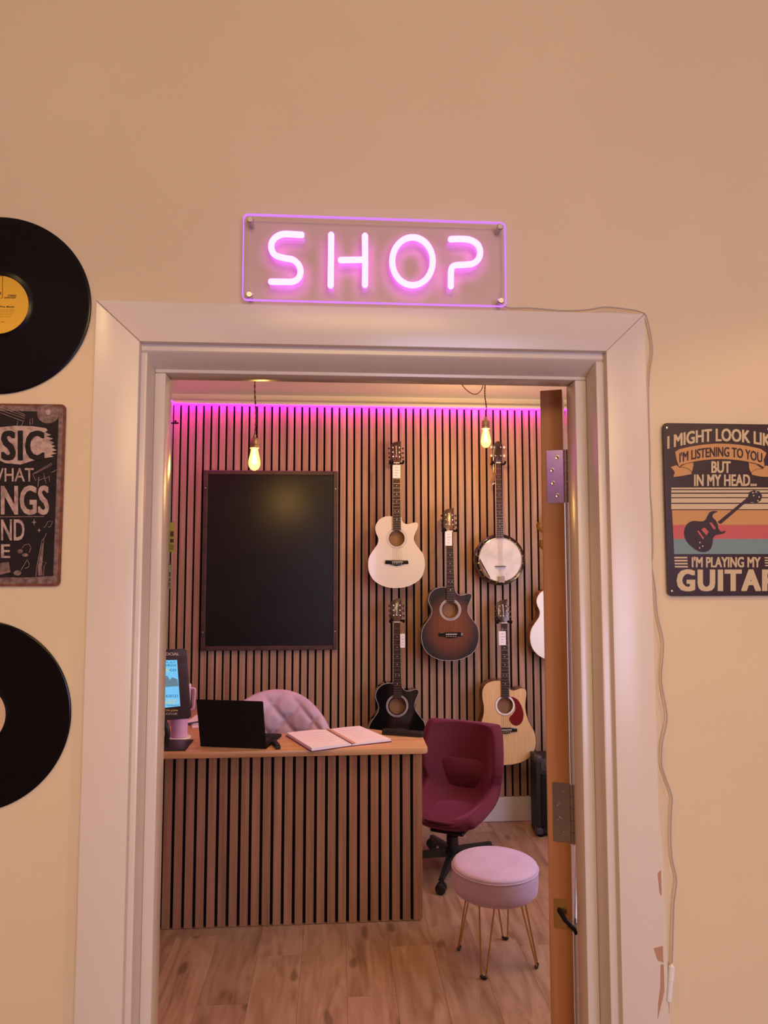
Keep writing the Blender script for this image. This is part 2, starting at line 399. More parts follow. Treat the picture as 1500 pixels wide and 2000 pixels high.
# ------------------------------------------------------------------ room shell
def S(name, bm, m, **k): return obj(name, bm, m, kind='structure', **k)
OX0, OX1, OZ = .055, .882, 1.953           # masonry opening
bm = B()
box(bm, -2.3, OX0, 0, .14, 0, 3.0); box(bm, OX1, 3.3, 0, .14, 0, 3.0); box(bm, OX0, OX1, 0, .14, OZ, 3.0)
S('wall_front', bm, m_wall)
S('floor', box(B(), -2.3, 3.3, -4.6, 3.3, -.12, -.012), m_frontfloor)
fl = bpy.data.objects['floor']
S('ceiling', box(B(), -2.3, 3.3, -4.6, 0, 3.0, 3.1), m_ceil)
S('ceiling', box(B(), -.75, 2.45, .14, 3.25, 2.62, 2.72), m_ceil)
S('wall_left', box(B(), -2.4, -2.3, -4.6, .14, -.12, 3.1), m_wall)
S('wall_right', box(B(), 3.3, 3.4, -4.6, .14, -.12, 3.1), m_wall)
bm = B(); box(bm, -2.4, .7, -4.7, -4.6, -.12, 3.1); box(bm, 2.3, 3.4, -4.7, -4.6, -.12, 3.1); box(bm, .7, 2.3, -4.7, -4.6, -.12, .65); box(bm, .7, 2.3, -4.7, -4.6, 2.05, 3.1)
S('wall_rear', bm, m_wall)
def window(name, x0, x1, z0, z1, y):
    bm = B(); t = .05
    for a in ((x0, x1, z0, z0+t), (x0, x1, z1-t, z1), (x0, x0+t, z0, z1), (x1-t, x1, z0, z1), ((x0+x1)/2-.02, (x0+x1)/2+.02, z0, z1)): box(bm, a[0], a[1], y-.05, y+.01, a[2], a[3], .004)
    o = S(name, bm, m_gloss); obj('pane', box(B(), x0+t, x1-t, y-.04, y-.03, z0+t, z1-t), m_pane, o)
window('window_1', .7, 2.3, .65, 2.05, -4.6)
pz = thing('added_violet_bar', 'added unseen violet light bar behind the camera, for the hinge reflection', 'lamp', (-1.0, -4.59, 2.3))  # unseen bar, added to give the top hinge a violet reflection
obj('glow_bar', box(B(), -1.75, -.4, -4.585, -4.57, 2.30, 2.72, .004), emitm('violet_light_bar', (.42,.05,.85), 1.5), pz)
obj('bar_backing', box(B(), -1.78, -.37, -4.599, -4.586, 2.27, 2.75, .004), m_black, pz)
# shop walls
wb = S('wall_back', box(B(), -.75, 2.45, 3.155, 3.25, -.1, 2.72), m_ceil)
wl_ = S('wall_left', box(B(), -.75, -.626, .14, 3.155, -.1, 2.72), m_ceil)
obj('felt_backing', box(B(), -.6255, -.6195, .15, 3.154, .148, 2.547), m_felt, wl_)
S('baseboard_left', box(B(), -.6255, -.6085, .15, 3.136, 0, .147, .003), m_white)
bm = B(); box(bm, 2.3, 2.45, .14, 3.155, -.1, .7); box(bm, 2.3, 2.45, .14, 3.155, 2.0, 2.72); box(bm, 2.3, 2.45, .14, 1.0, .7, 2.0); box(bm, 2.3, 2.45, 2.3, 3.155, .7, 2.0)
S('wall_right', bm, m_ceil)
bm = B()
for a in ((1.0, 2.3, .7, .75), (1.0, 2.3, 1.95, 2.0), (1.0, 1.05, .7, 2.0), (2.25, 2.3, .7, 2.0), (1.63, 1.67, .7, 2.0)): box(bm, 2.3, 2.36, a[0], a[1], a[2], a[3], .004)
w2 = S('window_2', bm, m_gloss); obj('pane', box(B(), 2.34, 2.35, 1.05, 2.25, .75, 1.95), m_pane, w2)
S('baseboard_back', box(B(), -.6, 2.3, 3.137, 3.155, 0, .147, .003), m_white)
obj('felt_backing', box(B(), -.606, 2.3, 3.148, 3.154, .148, 2.547), m_felt, wb)
sb = box(B(), -.0172, .0172, 0, .0125, 0, 2.4, .0012); sm = bpy.data.meshes.new('slat'); sb.to_mesh(sm); sb.free(); sm.materials.append(m_slat)
for k in range(-1, 61):
    o = bpy.data.objects.new('slat', sm); COL.objects.link(o); o.parent = wb
    o.location = Vector((-.5336+.04645*k, 3.1352, .1475))-BASE[wb]
for k in range(63):
    o = bpy.data.objects.new('slat', sm); COL.objects.link(o); o.parent = wl_; o.rotation_euler = (0, 0, PI/2)
    o.location = Vector((-.6070, 3.096-.04645*k, .1475))-BASE[wl_]
# LED strips above the slats (glowing face turned down and forward)
lp = thing('led_strip', 'glowing magenta LED strip along the top of the wood slats', 'light strip', (.85, 3.13, 2.549))
bm = B(); q = [bm.verts.new(v) for v in ((-.60, 3.104, 2.5515), (2.29, 3.104, 2.5515), (2.29, 3.1115, 2.5615), (-.60, 3.1115, 2.5615), (-.60, 3.103, 2.5523), (2.29, 3.103, 2.5523), (2.29, 3.1105, 2.5623), (-.60, 3.1105, 2.5623))]
for f_ in ((3,2,1,0), (4,5,6,7), (0,1,5,4), (1,2,6,5), (2,3,7,6), (3,0,4,7)): bm.faces.new([q[i] for i in f_])
bmesh.ops.recalc_face_normals(bm, faces=bm.faces[:]); obj('diode_tape', bm, m_led, lp, smooth=False)
bm = B(); box(bm, -.601, 2.295, 3.1005, 3.1545, 2.563, 2.565); box(bm, -.601, 2.295, 3.1005, 3.1022, 2.550, 2.563); obj('glow_shield', bm, m_ceil, lp)  # added cover that keeps the magenta glow off the wall above
lp = thing('led_strip', 'magenta LED strip high on the left side wall of the shop', 'light strip', (-.598, 2.3, 2.549))
obj('diode_tape', box(B(), -.600, -.590, 1.5, 3.09, 2.5500, 2.5512), m_led, lp)
obj('glow_shield', box(B(), -.6065, -.588, 1.49, 3.10, 2.5514, 2.5535), m_ceil, lp)  # cover added above this tape so it shines only downward
# planks
tcols = []
k = 0
X0 = -.62
for c in range(17):
    off = random.uniform(0, 1.2); y = .02-off
    x = X0+c*.178
    while y < 3.15:
        y0, y1 = max(y, .02), min(y+1.22, 3.15)
        if y1-y0 > .03 and x < 2.3:
            b = box(B(), x+.0003, min(x+.1777, 2.3), y0+.0003, y1-.0003, -.012, random.uniform(-.0003, 0), .0004)
            o = obj('plank', b, m_floor, fl, smooth=False)
        y += 1.22
# ------------------------------------------------------------------ door frame
XA, XB, XC, XD, ZT, ZI, YA = 0, .0732, .8662, .937, 2.0055, 1.9372, -.018
def arch(name, quad, y0=YA, y1=-.0002):
    bm = B(); prism(bm, quad, y0, y1, .002); return S(name, bm, m_gloss)
arch('trim_1', [(XA, 0), (XB, 0), (XB, ZI), (XA, ZT)])
arch('trim_2', [(XA+.0004, ZT), (XB+.0005, ZI), (XC, ZI), (XD, ZT)])
arch('trim_3', [(XD, 0), (XC, 0), (XC, ZI), (XD, ZT)])
# lining with rounded nose, sloping head soffit
XL, XR, ZL = .083, .852, 1.9235
bm = B(); box(bm, OX0, XL, -.004, .14, 0, ZL, .0035, seg=2); S('trim_4', bm, m_gloss)
bm = B(); box(bm, XR, OX1, -.004, .14, 0, ZL, .0035, seg=2); S('trim_5', bm, m_gloss)
bm = B(); pr_ = [(-.004, OZ), (-.004, ZL+.0035), (-.001, ZL), (.043, ZL-.016), (.043, ZL-.004), (.14, ZL-.004), (.14, OZ)]
a = [(OX0, y, z) for y, z in pr_]; b = [(OX1, y, z) for y, z in pr_]; loft(bm, [a, b]); bmesh.ops.recalc_face_normals(bm, faces=bm.faces[:])
S('trim_6', bm, m_gloss)
# stops
S('trim_7', box(B(), XL, .1022, .043, .092, 0, 1.9015, .0025, seg=2), m_gloss)
S('trim_8', box(B(), .8307, XR, .043, .092, 0, 1.9015, .0025, seg=2), m_gloss)
S('trim_9', box(B(), XL, XR, .043, .092, 1.9015, ZL-.006, .0025, seg=2), m_gloss)
# pale filler strip beside the right architrave
bm = B(); prism(bm, [(XD+.0005, 0), (XD+.0155, 0), (XD+.0135, .7), (XD+.009, 1.08), (XD+.0005, 1.2)], -.010, -.0002, .002)
S('trim_10', bm, m_seam)
# chips in the paint
t3 = bpy.data.objects['trim_3']
for i, pts in enumerate(([(1284,1706),(1292,1700),(1293,1750),(1288,1745)], [(1276,1852),(1294,1848),(1295,1880),(1284,1876)], [(1290,1884),(1296,1884),(1297,1935),(1290,1965),(1284,1990),(1285,1960),(1289,1930)])):
    bm = B(); q = [at(x, y, -.018) for x, y in pts]; prism(bm, [(min(v.x, XD-.0003), v.z) for v in q], -.0186, -.0178); obj('paint_chip', bm, m_scuff, t3, smooth=False, label='bare brown chip in the paint')

# ------------------------------------------------------------------ open door
DC = Vector((.8425, .150, 0)); ang = math.radians(19.8); dd = Vector((math.sin(ang), math.cos(ang), 0)); dn = Vector((-dd.y, dd.x, 0))
dr = thing('door_1', None, None, DC); dr['kind'] = 'structure'; dr.rotation_euler = (0, 0, -ang)
# local: x = across the edge to the left (negative), y = along the leaf
T, LW, H = .0425, .755, 1.912
bm = B(); box(bm, -T, 0, .004, LW, .008, H, .0015)
obj('leaf', bm, m_gloss, dr, local=True, label='cream painted door faces')
bm = B(); box(bm, -T+.0003, -.0003, 0, .0045, .008, H, .001); obj('hinge_edge', bm, m_door, dr, local=True, label='unpainted orange pine edge')
for side, y in ((-T, 0), (0, 0)):
    for z0, z1 in ((.2, .85), (1.0, 1.78)):
        s = -1 if side < 0 else 1
        bm = B()
        for a in ((.11, LW-.11, z0, z0+.02), (.11, LW-.11, z1-.02, z1), (.11, .13, z0, z1), (LW-.13, LW-.11, z0, z1)):
            box(bm, side if s > 0 else side-.006, side+.006 if s > 0 else side, a[0], a[1], a[2], a[3], .002)
        obj('panel_moulding', bm, m_gloss, dr, local=True)
def hinge(z0, z1, tint):
    bm = B(); prism(bm, rrect(-T+.0105, .002, z0, z1, .002, 2), -.0016, .001)
    h = obj('hinge', bm, tint, dr, local=True, label='steel butt hinge')
    bm = B()
    n = 5
    for k in range(n):
        a = z0+(z1-z0)*k/n; b = z0+(z1-z0)*(k+1)/n
        lathe(bm, [(.0048, a+.0006), (.0048, b-.0006)], (.0045, -.004, 0), 12)
    obj('knuckle', bm, tint, h, local=True)
    bm = B()
    for k, x in enumerate((-.012, -.022, -.021, -.013)):
        zz = z1-(z1-z0)*(.14+.24*k); lathe(bm, [(.0042, -.0016), (.0042, .0024), (.0028, .0026), (.001, .0018)], (x, -.0001, zz), 12, axis='Y')
    obj('screw', bm, tint, h, local=True)
hinge(1.687, 1.791, m_oldsteel); hinge(1.046, 1.155, m_oldsteel)
bm = B(); prism(bm, rrect(-T+.009, -.010, .888, .942, .0015, 2), -.0012, .001); kp = obj('keep_plate', bm, m_brass, dr, local=True, label='small brass plate let into the edge')
bm = B(); tube(bm, [(-.024, -.002, .922), (-.014, -.016, .914), (.004, -.026, .902), (.007, -.027, .895)], .004, 8, rad=[.0045,.0045,.004,.003]); obj('latch_bolt', bm, m_blackm, kp, local=True, label='black bolt sticking out')
# coat hook on the inner face of the leaf
bm = B(); box(bm, -T-.006, -T, .64, .67, 1.60, 1.68, .002); ck = obj('hook_plate', bm, m_brass, dr, local=True)
bm = B(); tube(bm, spline([(-T-.005, .655, 1.665), (-T-.03, .655, 1.66), (-T-.046, .655, 1.675), (-T-.044, .655, 1.688)], 5, False), .005, 8)
tube(bm, spline([(-T-.005, .655, 1.625), (-T-.028, .655, 1.612), (-T-.040, .655, 1.622), (-T-.038, .655, 1.637)], 5, False), .005, 8); obj('hook', bm, m_brass, ck, local=True)

# ------------------------------------------------------------------ neon sign
ns = thing('neon_sign', 'clear acrylic sign with glowing violet letters SHOP above the doorway', 'sign', (.4655, -.014, 2.012))
ax0, ax1, az0, az1 = .2405, .6905, 2.012, 2.161
bm = B(); prism(bm, rrect(ax0, ax1, az0, az1, .008, 5), -.020, -.015); obj('acrylic_panel', bm, m_acry, ns)
bm = B(); ring_plate(bm, rrect(ax0-.0006, ax1+.0006, az0-.0006, az1+.0006, .0085, 5), rrect(ax0+.0008, ax1-.0008, az0+.0008, az1-.0008, .0075, 5), -.0202, -.0148); obj('panel_edge', bm, m_edge, ns, smooth=False, label='edge of the panel lit violet')
for px, py in ((122, 72), (1343, 107), (118, 437), (1347, 468)):
    c = at(440+px/2.5, 400+py/2.5, -.024)
    bm = B(); lathe(bm, [(.0045, -.016), (.0045, .0), (.0058, .0), (.0058, .006), (.0045, .0075)], (c.x, -.018, c.z), 20, axis='Y'); obj('standoff', bm, m_steel, ns)
def nz_(pts, closed=False):
    q = [at(440+x/2.5, 400+y/2.5, -.026) for x, y in pts]
    return q
def letter(name, paths):
    bm = B()
    for p, closed, n in paths:
        q = nz_(p)
        q = spline(q, n, closed) if n > 1 else q
        if not closed:
            # rounded ends
            r = [.0052]*len(q); t = (q[0]-q[1]).normalized(); q = [q[0]+t*.003]+q; r = [.0028]+r
            t = (q[-1]-q[-2]).normalized(); q = q+[q[-1]+t*.003]; r = r+[.0028]
            tube(bm, q, .0052, 12, rad=r)
        else: tube(bm, q, .0052, 12, closed=True)
    return obj(name, bm, m_neon, ns)
letter('letter', [([(378,147),(330,144),(285,143),(250,157),(228,185),(228,220),(247,247),(290,260),(330,268),(358,292),(368,325),(358,358),(330,375),(285,376),(220,375)], False, 5)])
letter('letter', [([(518,143),(517,270),(515,398)], False, 1), ([(683,148),(684,270),(683,395)], False, 1), ([(560,270),(684,268)], False, 1)])
letter('letter', [([(915+99*math.cos(a*PI/12), 276+117*math.sin(a*PI/12)) for a in range(24)], True, 2)])
letter('letter', [([(1098,169),(1150,167),(1195,172),(1230,192),(1245,225),(1238,262),(1210,287),(1170,293),(1125,296),(1107,308),(1103,335),(1102,402)], False, 5)])
for x, y in ((375,147),(222,375),(517,150),(517,392),(683,155),(684,388),(1105,168),(1102,395),(915,160),(915,392)):
    c = at(440+x/2.5, 400+y/2.5, -.020); obj('tube_clip', lathe(B(), [(.0025, -.002), (.0025, .004)], (c.x, -.0202, c.z), 8, axis='Y'), m_pearl, ns)
# power cable
cpt = [(984,598),(1000,602),(1035,602),(1100,607),(1150,605),(1180,600),(1215,603),(1250,609),(1264,622),(1275,680),(1270,720),(1267,770),(1268,820),(1269,860),(1270,905),(1270,960),(1274,1010),(1275,1080),(1273,1105),(1280,1150),(1284,1200),(1296,1258),(1292,1330),(1303,1400),(1294,1450),(1292,1490),(1298,1515),(1312,1556),(1311,1585),(1310,1640),(1313,1680),(1321,1720),(1316,1765),(1314,1830),(1312,1885)]
bm = B(); tube(bm, spline([at(x, y, -.012 if y < 612 else -.008) for x, y in cpt], 4, False), .0013, 6)
cb = obj('sign_cable', bm, m_cable, label='thin clear cable running from the sign down beside the right door trim', cat='cable')
cb_ = BASE[cb]
bm = B(); p0, p1 = at(1312, 1883, -.011), at(1306, 1958, -.011); pts = [p0.lerp(p1, t) for t in (0, .05, .06, .42, .43, .96, 1)]
tube(bm, pts, .004, 10, rad=[.0015,.0035,.0052,.0052,.0042,.0042,.0015]); obj('plug_connector', bm, m_pearl, cb, label='inline plug connector of clear and white plastic')
bm = B(); tube(bm, [at(1306, 1958, -.010), at(1305, 2000, -.008), at(1303, 2080, -.008)], .0011, 6); obj('lower_lead', bm, m_cable, cb)

# ------------------------------------------------------------------ vinyl records
def record(name_label, cx, cz, lab, holer, text):
    t = thing('vinyl_record', name_label, 'record', (cx, -.0015, cz), 0, 'vinyl records hung on the wall left of the door')
    b = BASE[t]
    bm = B(); prof = [(.0036, 0), (.150, 0), (.151, .0008), (.150, .0018), (.146, .0015), (.060, .0015), (.052, .0013), (.051, .0018), (.0036, .0018), (.0036, 0)]
    lathe(bm, prof, (0, 0, 0), 128, axis='Y'); obj('disc', bm, m_vinyl, t, local=True, sharp=50)
    bm = B(); ring_plate(bm, circ(0, 0, .0495, 64), circ(0, 0, holer, 32), -.0023, -.0016); lb = obj('label_disc', bm, lab, t, local=True, smooth=False, label='round paper label')
    if text:
        mp = lambda u, v: at(u/7.5, 500+v/7.5, -.0042)
        lettering('STEREO', mp, 115, 240, 565, 590, m_ink, lb, .02)
        lettering('SWM 0577', mp, 68, 235, 597, 620, m_ink, lb, .02)
        lettering('Sing The Blues', mp, -110, 210, 728, 755, m_ink, lb, .03)
        for i, (s, x0) in enumerate((('side one all titles', -60), ('arranged and played', -80), ('by the ensemble', -70), ('all rights reserved', -70), ('recorded in stereo', -90))):
            lettering(s, mp, x0, 215-12*i, 770+26*i, 788+26*i, mat('faded_print', (.42,.24,.02), .6) if i == 0 and 'faded_print' not in MATS else MATS['faded_print'], lb)
        lettering('made in 1973', mp, -90, 70, 955, 972, m_ink, lb)
        fr = [[(-60,290),(40,290),(34,615),(-66,612),(-60,290)]]
        strokes(fr, mp, .0004, m_ink, lb, 'label_frame')
        poly([(-50+52*math.cos(a*PI/10), 400+70*math.sin(a*PI/10)) for a in range(20)], mp, m_ink, lb, 'label_emblem')
        poly([(-60,520),(15,525),(12,560),(-60,555)], mp, m_ink, lb, 'label_emblem')
    return t
record('black vinyl record with yellow label, above the music tin sign', -.163, 1.999, m_ylabel, .0036, True)
record('black vinyl record with cream label centre, below the music tin sign', -.1745, 1.3285, m_clabel, .0036, False)

# ------------------------------------------------------------------ tin sign left
ts = thing('tin_sign', 'rusty edged black tin sign reading MUSIC IS WHAT FEELINGS SOUND LIKE', 'sign', (-.148, -.003, 1.533))
lx0, lx1 = -.248, -.0475
bm = B(); prism(bm, rrect(lx0, lx1, 1.533, 1.8325, .008, 5), -.0035, -.0015); obj('tin_plate', bm, m_rust, ts)
bm = B(); prism(bm, rrect(lx0+.004, lx1-.004, 1.537, 1.8285, .006, 5), -.0038, -.0034); obj('scratched_border', bm, m_tinscr, ts)
bm = B(); prism(bm, rrect(lx0+.011, lx1-.011, 1.5475, 1.820, .004, 5), -.0041, -.0037); obj('black_field', bm, m_tindark, ts)
mt = lambda u, v: at(u/10, 770+v/10, -.0046)        # frame of the two 10x crops; lower crop adds 1900
mt2 = lambda u, v: at(u/10, 770+v/10, -.0049)
swash = [(-1050,700),(-600,640),(0,640),(300,610),(640,620),(900,660),(930,700),(880,740),(1000,790),(900,820),(1040,860),(960,900),(1060,940),(1000,980),(1090,1010),(1010,1040),(1110,1090),(1000,1120),(1110,1150),(990,1180),(1050,1220),(800,1250),(620,1300),(400,1370),(100,1340),(0,1290),(-500,1330),(-1050,1250)]
poly(swash, mt, m_tinpink, ts, 'brush_swash')
for ch, x0, x1 in (('M', -900, -560), ('U', -500, -60), ('S', 20, 310), ('I', 345, 450), ('C', 490, 870)):
    lettering(ch, mt2, x0, x1, 720, 1275, m_tindark, ts, .035)
for s, x0, x1, y0, y1, b_ in (('IS', -640, -480, 1450, 1690, .01), ('WHAT', -240, 660, 1440, 1700, .012), ('FEELINGS', -1060, 960, 1790, 2340, .03), ('SOUND', -620, 480, 2440, 2850, .02), ('LIKE', -560, 200, 2930, 3190, .02)):
    lettering(s, mt, x0, x1, y0, y1, m_tinpink, ts, b_)
D = 1900
st = [[(-1000,D+500),(860,D+485)], [(640,1555),(1010,1340),(1025,1365),(720,1530),(640,1555),(700,1690),(760,1610),(740,1800)], [(760,1680),(870,1630),(850,1540),(900,1740)], [(900,1640),(960,1590),(970,1700)], [(1000,1530),(1110,1470)],
      [(590,590),(585,490),(640,470),(635,580)], [(850,D+705),(895,D+670),(935,D+580),(1030,D+578),(985,D+680),(940,D+690)],
      [(410,D+1530),(530,D+1330),(570,D+1400),(560,D+1470),(490,D+1500)], [(430,D+1100),(480,D+1040),(560,D+1020),(605,D+1090),(570,D+1190)],
      [(-60,330),(470,530),(490,400),(50,210)], [(-40,290),(480,470)], [(0,250),(485,430)], [(350,520),(335,600)], [(450,540),(420,610)],
      [(700,D+1650),(715,D+1480),(820,D+950),(880,D+880),(905,D+810)], [(860,D+900),(820,D+1370),(910,D+1390),(860,D+1450),(850,D+1640)], [(760,D+1400),(780,D+1640)], [(460,D+1690),(900,D+1660),(1030,D+1660)]]
strokes(st, mt, .0004, m_tinpink, ts, 'chalk_drawing')
poly([(940+215*math.cos(a*PI/14), 380+185*math.sin(a*PI/14)) for a in range(28)], mt, m_tinscr, ts, 'drawn_record')
poly([(940+55*math.cos(a*PI/8), 345+55*math.sin(a*PI/8)) for a in range(16)], mt2, m_tinpink, ts, 'drawn_record_label')
for cx, cy, r in ((665, D+595, 60), (765, D+755, 42)):
    poly([(cx+(r if k % 2 == 0 else r*.25)*math.sin(k*PI/4), cy-(r*1.2 if k % 2 == 0 else r*.25)*math.cos(k*PI/4)) for k in range(8)], mt, m_tinpink, ts, 'drawn_star')
for cx, cy, a_, b_ in ((340, D+1585, 75, 52), (395, D+1165, 50, 45), (490, D+1235, 62, 34)):
    poly([(cx+a_*math.cos(k*PI/8), cy+b_*math.sin(k*PI/8)) for k in range(16)], mt, m_tinscr, ts, 'drawn_note_head')
poly([(-200,D+1420),(170,D+1370),(205,D+1570),(-180,D+1670)], mt, m_tinscr, ts, 'drawn_piano_keys')
poly([(735,D+1480),(825,D+1010),(850,D+1010),(820,D+1500),(830,D+1630),(740,D+1640)], mt, m_tinscr, ts, 'drawn_saxophone')

# ------------------------------------------------------------------ guitar sign right
gs = thing('metal_sign', 'dark metal sign with striped guitar picture, right of the door', 'sign', (1.068, -.003, 1.5135))
bm = B(); prism(bm, rrect(.9685, 1.1685, 1.5135, 1.8145, .008, 5), -.0075, -.0055, .0006); obj('metal_plate', bm, m_signdark, gs)
for x, z in ((.976, 1.806), (1.161, 1.806), (.976, 1.522), (1.161, 1.522)): obj('fixing_screw', lathe(B(), [(.0022, -.0035), (.0022, .0032), (.0012, .0036)], (x, -.0045, z), 10, axis='Y'), m_oldsteel, gs)
mg = lambda u, v: at(1290+u/7.143, 820+v/7.143, -.0082)
mg2 = lambda u, v: at(1290+u/7.143, 820+v/7.143, -.0086)
arcf = lambda c, k, sl=0: (lambda u: k*(u-c)**2+sl*(u-c))
lettering('I MIGHT LOOK LIKE', mg, 95, 1620, 128, 300, m_signcream, gs, .036, arc=arcf(860, .000185))
bn = [(205,450)]+[(u, 335+.000235*(u-840)**2) for u in range(260, 1450, 60)]+[(1480,465),(1440,560),(1455,670),(1400,640)]+[(u, 550+.000255*(u-840)**2) for u in range(1380, 280, -60)]+[(260,660),(225,560)]
poly(bn, mg, m_orange, gs, 'ribbon_banner')
poly([(260,665),(330,620),(455,590),(460,640),(430,760),(300,785),(180,800),(200,730),(145,660),(225,635)], mg, m_orange, gs, 'ribbon_banner')
poly([(1430,685),(1340,620),(1230,590),(1240,690),(1280,770),(1400,795),(1520,800),(1500,730),(1540,660),(1470,640)], mg, m_orange, gs, 'ribbon_banner')
strokes([[(262,665),(330,665),(400,690),(440,740)], [(262,665),(350,615),(455,592)], [(1420,688),(1340,690),(1290,720),(1265,750)], [(1420,684),(1330,620),(1230,594)]], mg2, .0003, m_ink, gs, 'ribbon_fold')
lettering("I'M LISTENING TO YOU", mg2, 265, 1420, 378, 515, m_signdark, gs, .02, arc=arcf(840, .00026))
lettering('BUT', mg, 708, 980, 585, 742, m_signcream, gs, .036)
lettering('IN MY HEAD...', mg, 468, 1342, 768, 925, m_signcream, gs, .036)
for y0, y1 in ((948,970),(985,1018),(1035,1082),(1096,1160),(1175,1250)): poly([(150,y0),(1620,y0),(1620,y1),(150,y1)], mg, m_signcream, gs, 'cream_stripe')
for y0, y1, mm, nm in ((1262,1468,m_orange,'orange_stripe'),(1468,1665,m_red,'red_stripe'),(1665,1875,m_teal,'teal_stripe')): poly([(160+(y0-1262)*.05,y0),(1620,y0),(1620,y1),(160+(y1-1262)*.05,y1)], mg, mm, gs, nm)
O = 1214
body = spline([(x, y+O, 0) for x, y in ((340,300),(385,230),(460,198),(560,205),(620,190),(660,120),(690,75),(750,60),(800,70),(745,95),(725,140),(770,190),(800,250),(810,310),(850,350),(905,335),(890,370),(830,385),(770,400),(735,440),(725,520),(690,600),(610,635),(530,620),(450,570),(370,490),(332,400))], 3)
poly([(v.x, v.y) for v in body], mg2, m_signdark, gs, 'printed_guitar')
mg3 = lambda u, v: at(1290+u/7.143, 820+v/7.143, -.0090)
poly([(795,O+215),(840,O+245),(1165,1180),(1240,1165),(1275,1150),(1340,1165),(1400,1130),(1420,1060),(1380,1000),(1300,985),(1240,1010),(1220,1080)], mg2, m_signdark, gs, 'printed_guitar_neck')
for q in ([(510,340),(535,335),(610,440),(590,455)], [(568,320),(605,292),(630,300),(672,355),(640,402)], [(680,225),(715,220),(772,305),(745,320)]): poly([(x, y+O) for x, y in q], mg3, m_red, gs, 'printed_pickup')
for x, y in ((550,O+500),(590,O+550),(545,O+575),(1290,1020),(1335,1010),(1375,1080),(1300,1060),(1360,1130)): poly([(x+11*math.cos(k*PI/4), y+11*math.sin(k*PI/4)) for k in range(8)], mg3, m_signcream, gs, 'printed_knob')
for k in range(5): pass
for k in range(4):
    poly([(190+k*3,O+700+k*42),(372+k*3,O+700+k*42),(375+k*3,O+722+k*42),(193+k*3,O+722+k*42)], mg, m_signcream, gs, 'cream_dash')
    poly([(1450+k*3,O+705+k*36),(1600,O+705+k*36),(1600,O+722+k*36),(1452+k*3,O+722+k*36)], mg, m_signcream, gs, 'cream_dash')
lettering("I'M PLAYING MY", mg, 435, 1395, O+700, O+845, m_signcream, gs, .036)
lettering('GUITAR', mg, 225, 1640, O+885, O+1170, m_signcream, gs, .055, spacing=1.16)

# ------------------------------------------------------------------ blackboard
bb = thing('blackboard', 'large blank blackboard in a dark wooden frame on slat wall', 'blackboard', (-.003, 3.134, 1.052))
c0 = at(396, 917, 3.10); c1 = at(660, 1269, 3.10); c0.x = at(394, 1100, 3.1).x; 
bx0, bx1, bz0, bz1 = c0.x, at(659, 1100, 3.10).x, c1.z, at(530, 919, 3.10).z
fw_ = .026
bm = B(); box(bm, bx0+.01, bx1-.01, 3.110, 3.134, bz0+.01, bz1-.01); obj('slate', bm, m_chalk, bb)
for nm, a in (('f', (bx0, bx0+fw_, bz0, bz1)), ('f', (bx1-fw_, bx1, bz0, bz1)), ('f', (bx0+fw_, bx1-fw_, bz1-fw_, bz1)), ('f', (bx0+fw_, bx1-fw_, bz0, bz0+fw_))):
    obj('frame_rail', box(B(), a[0], a[1], 3.100, 3.134, a[2], a[3], .003), m_frame, bb)
for x, z in ((bx0+.013, bz1-.11), (bx1-.013, bz1-.11), (bx0+.013, bz0+.11), (bx1-.013, bz0+.11)):
    obj('screw_head', lathe(B(), [(.004, -.001), (.004, .001), (.002, .0018)], (x, 3.0998, z), 10, axis='Y'), m_steel, bb)

# ------------------------------------------------------------------ guitars
OUT_GA = [(515,995),(470,988),(400,1003),(345,1045),(315,1110),(322,1170),(345,1225),(350,1265),(335,1315),(295,1370),(250,1440),(232,1520),(240,1610),(270,1680),(320,1735),(390,1775),(470,1798),(550,1803),(640,1795),(720,1770),(790,1730),(840,1680),(870,1600),(878,1520),(862,1430),(820,1370),(775,1310),(755,1260),(757,1210),(775,1160),(797,1110),(800,1078),(785,1063),(755,1062),(715,1075),(670,1079),(635,1062),(612,1030),(605,997)]
OUT_GA = [((x-558)/5.882, (1240-y)/5.882) for x, y in OUT_GA]
OUT_DR = [(1092,712),(1040,714),(985,735),(957,780),(954,840),(964,900),(962,960),(945,1020),(918,1085),(900,1150),(902,1220),(935,1280),(990,1320),(1060,1340),(1130,1344),(1200,1338),(1270,1318),(1328,1278),(1360,1220),(1366,1150),(1347,1085),(1312,1020),(1292,955),(1288,890),(1297,825),(1294,788),(1275,772),(1245,772),(1210,785),(1180,784),(1163,760),(1160,715)]
OUT_DR = [((x-1130)/3.947, (900-y)/3.947) for x, y in OUT_DR]
PX = 4.21/F                       # metres per photo pixel at the guitars' depth
YG = 3.005
m_burst = mat('sunburst_top', (.2,.07,.03), .25, coat=.4)
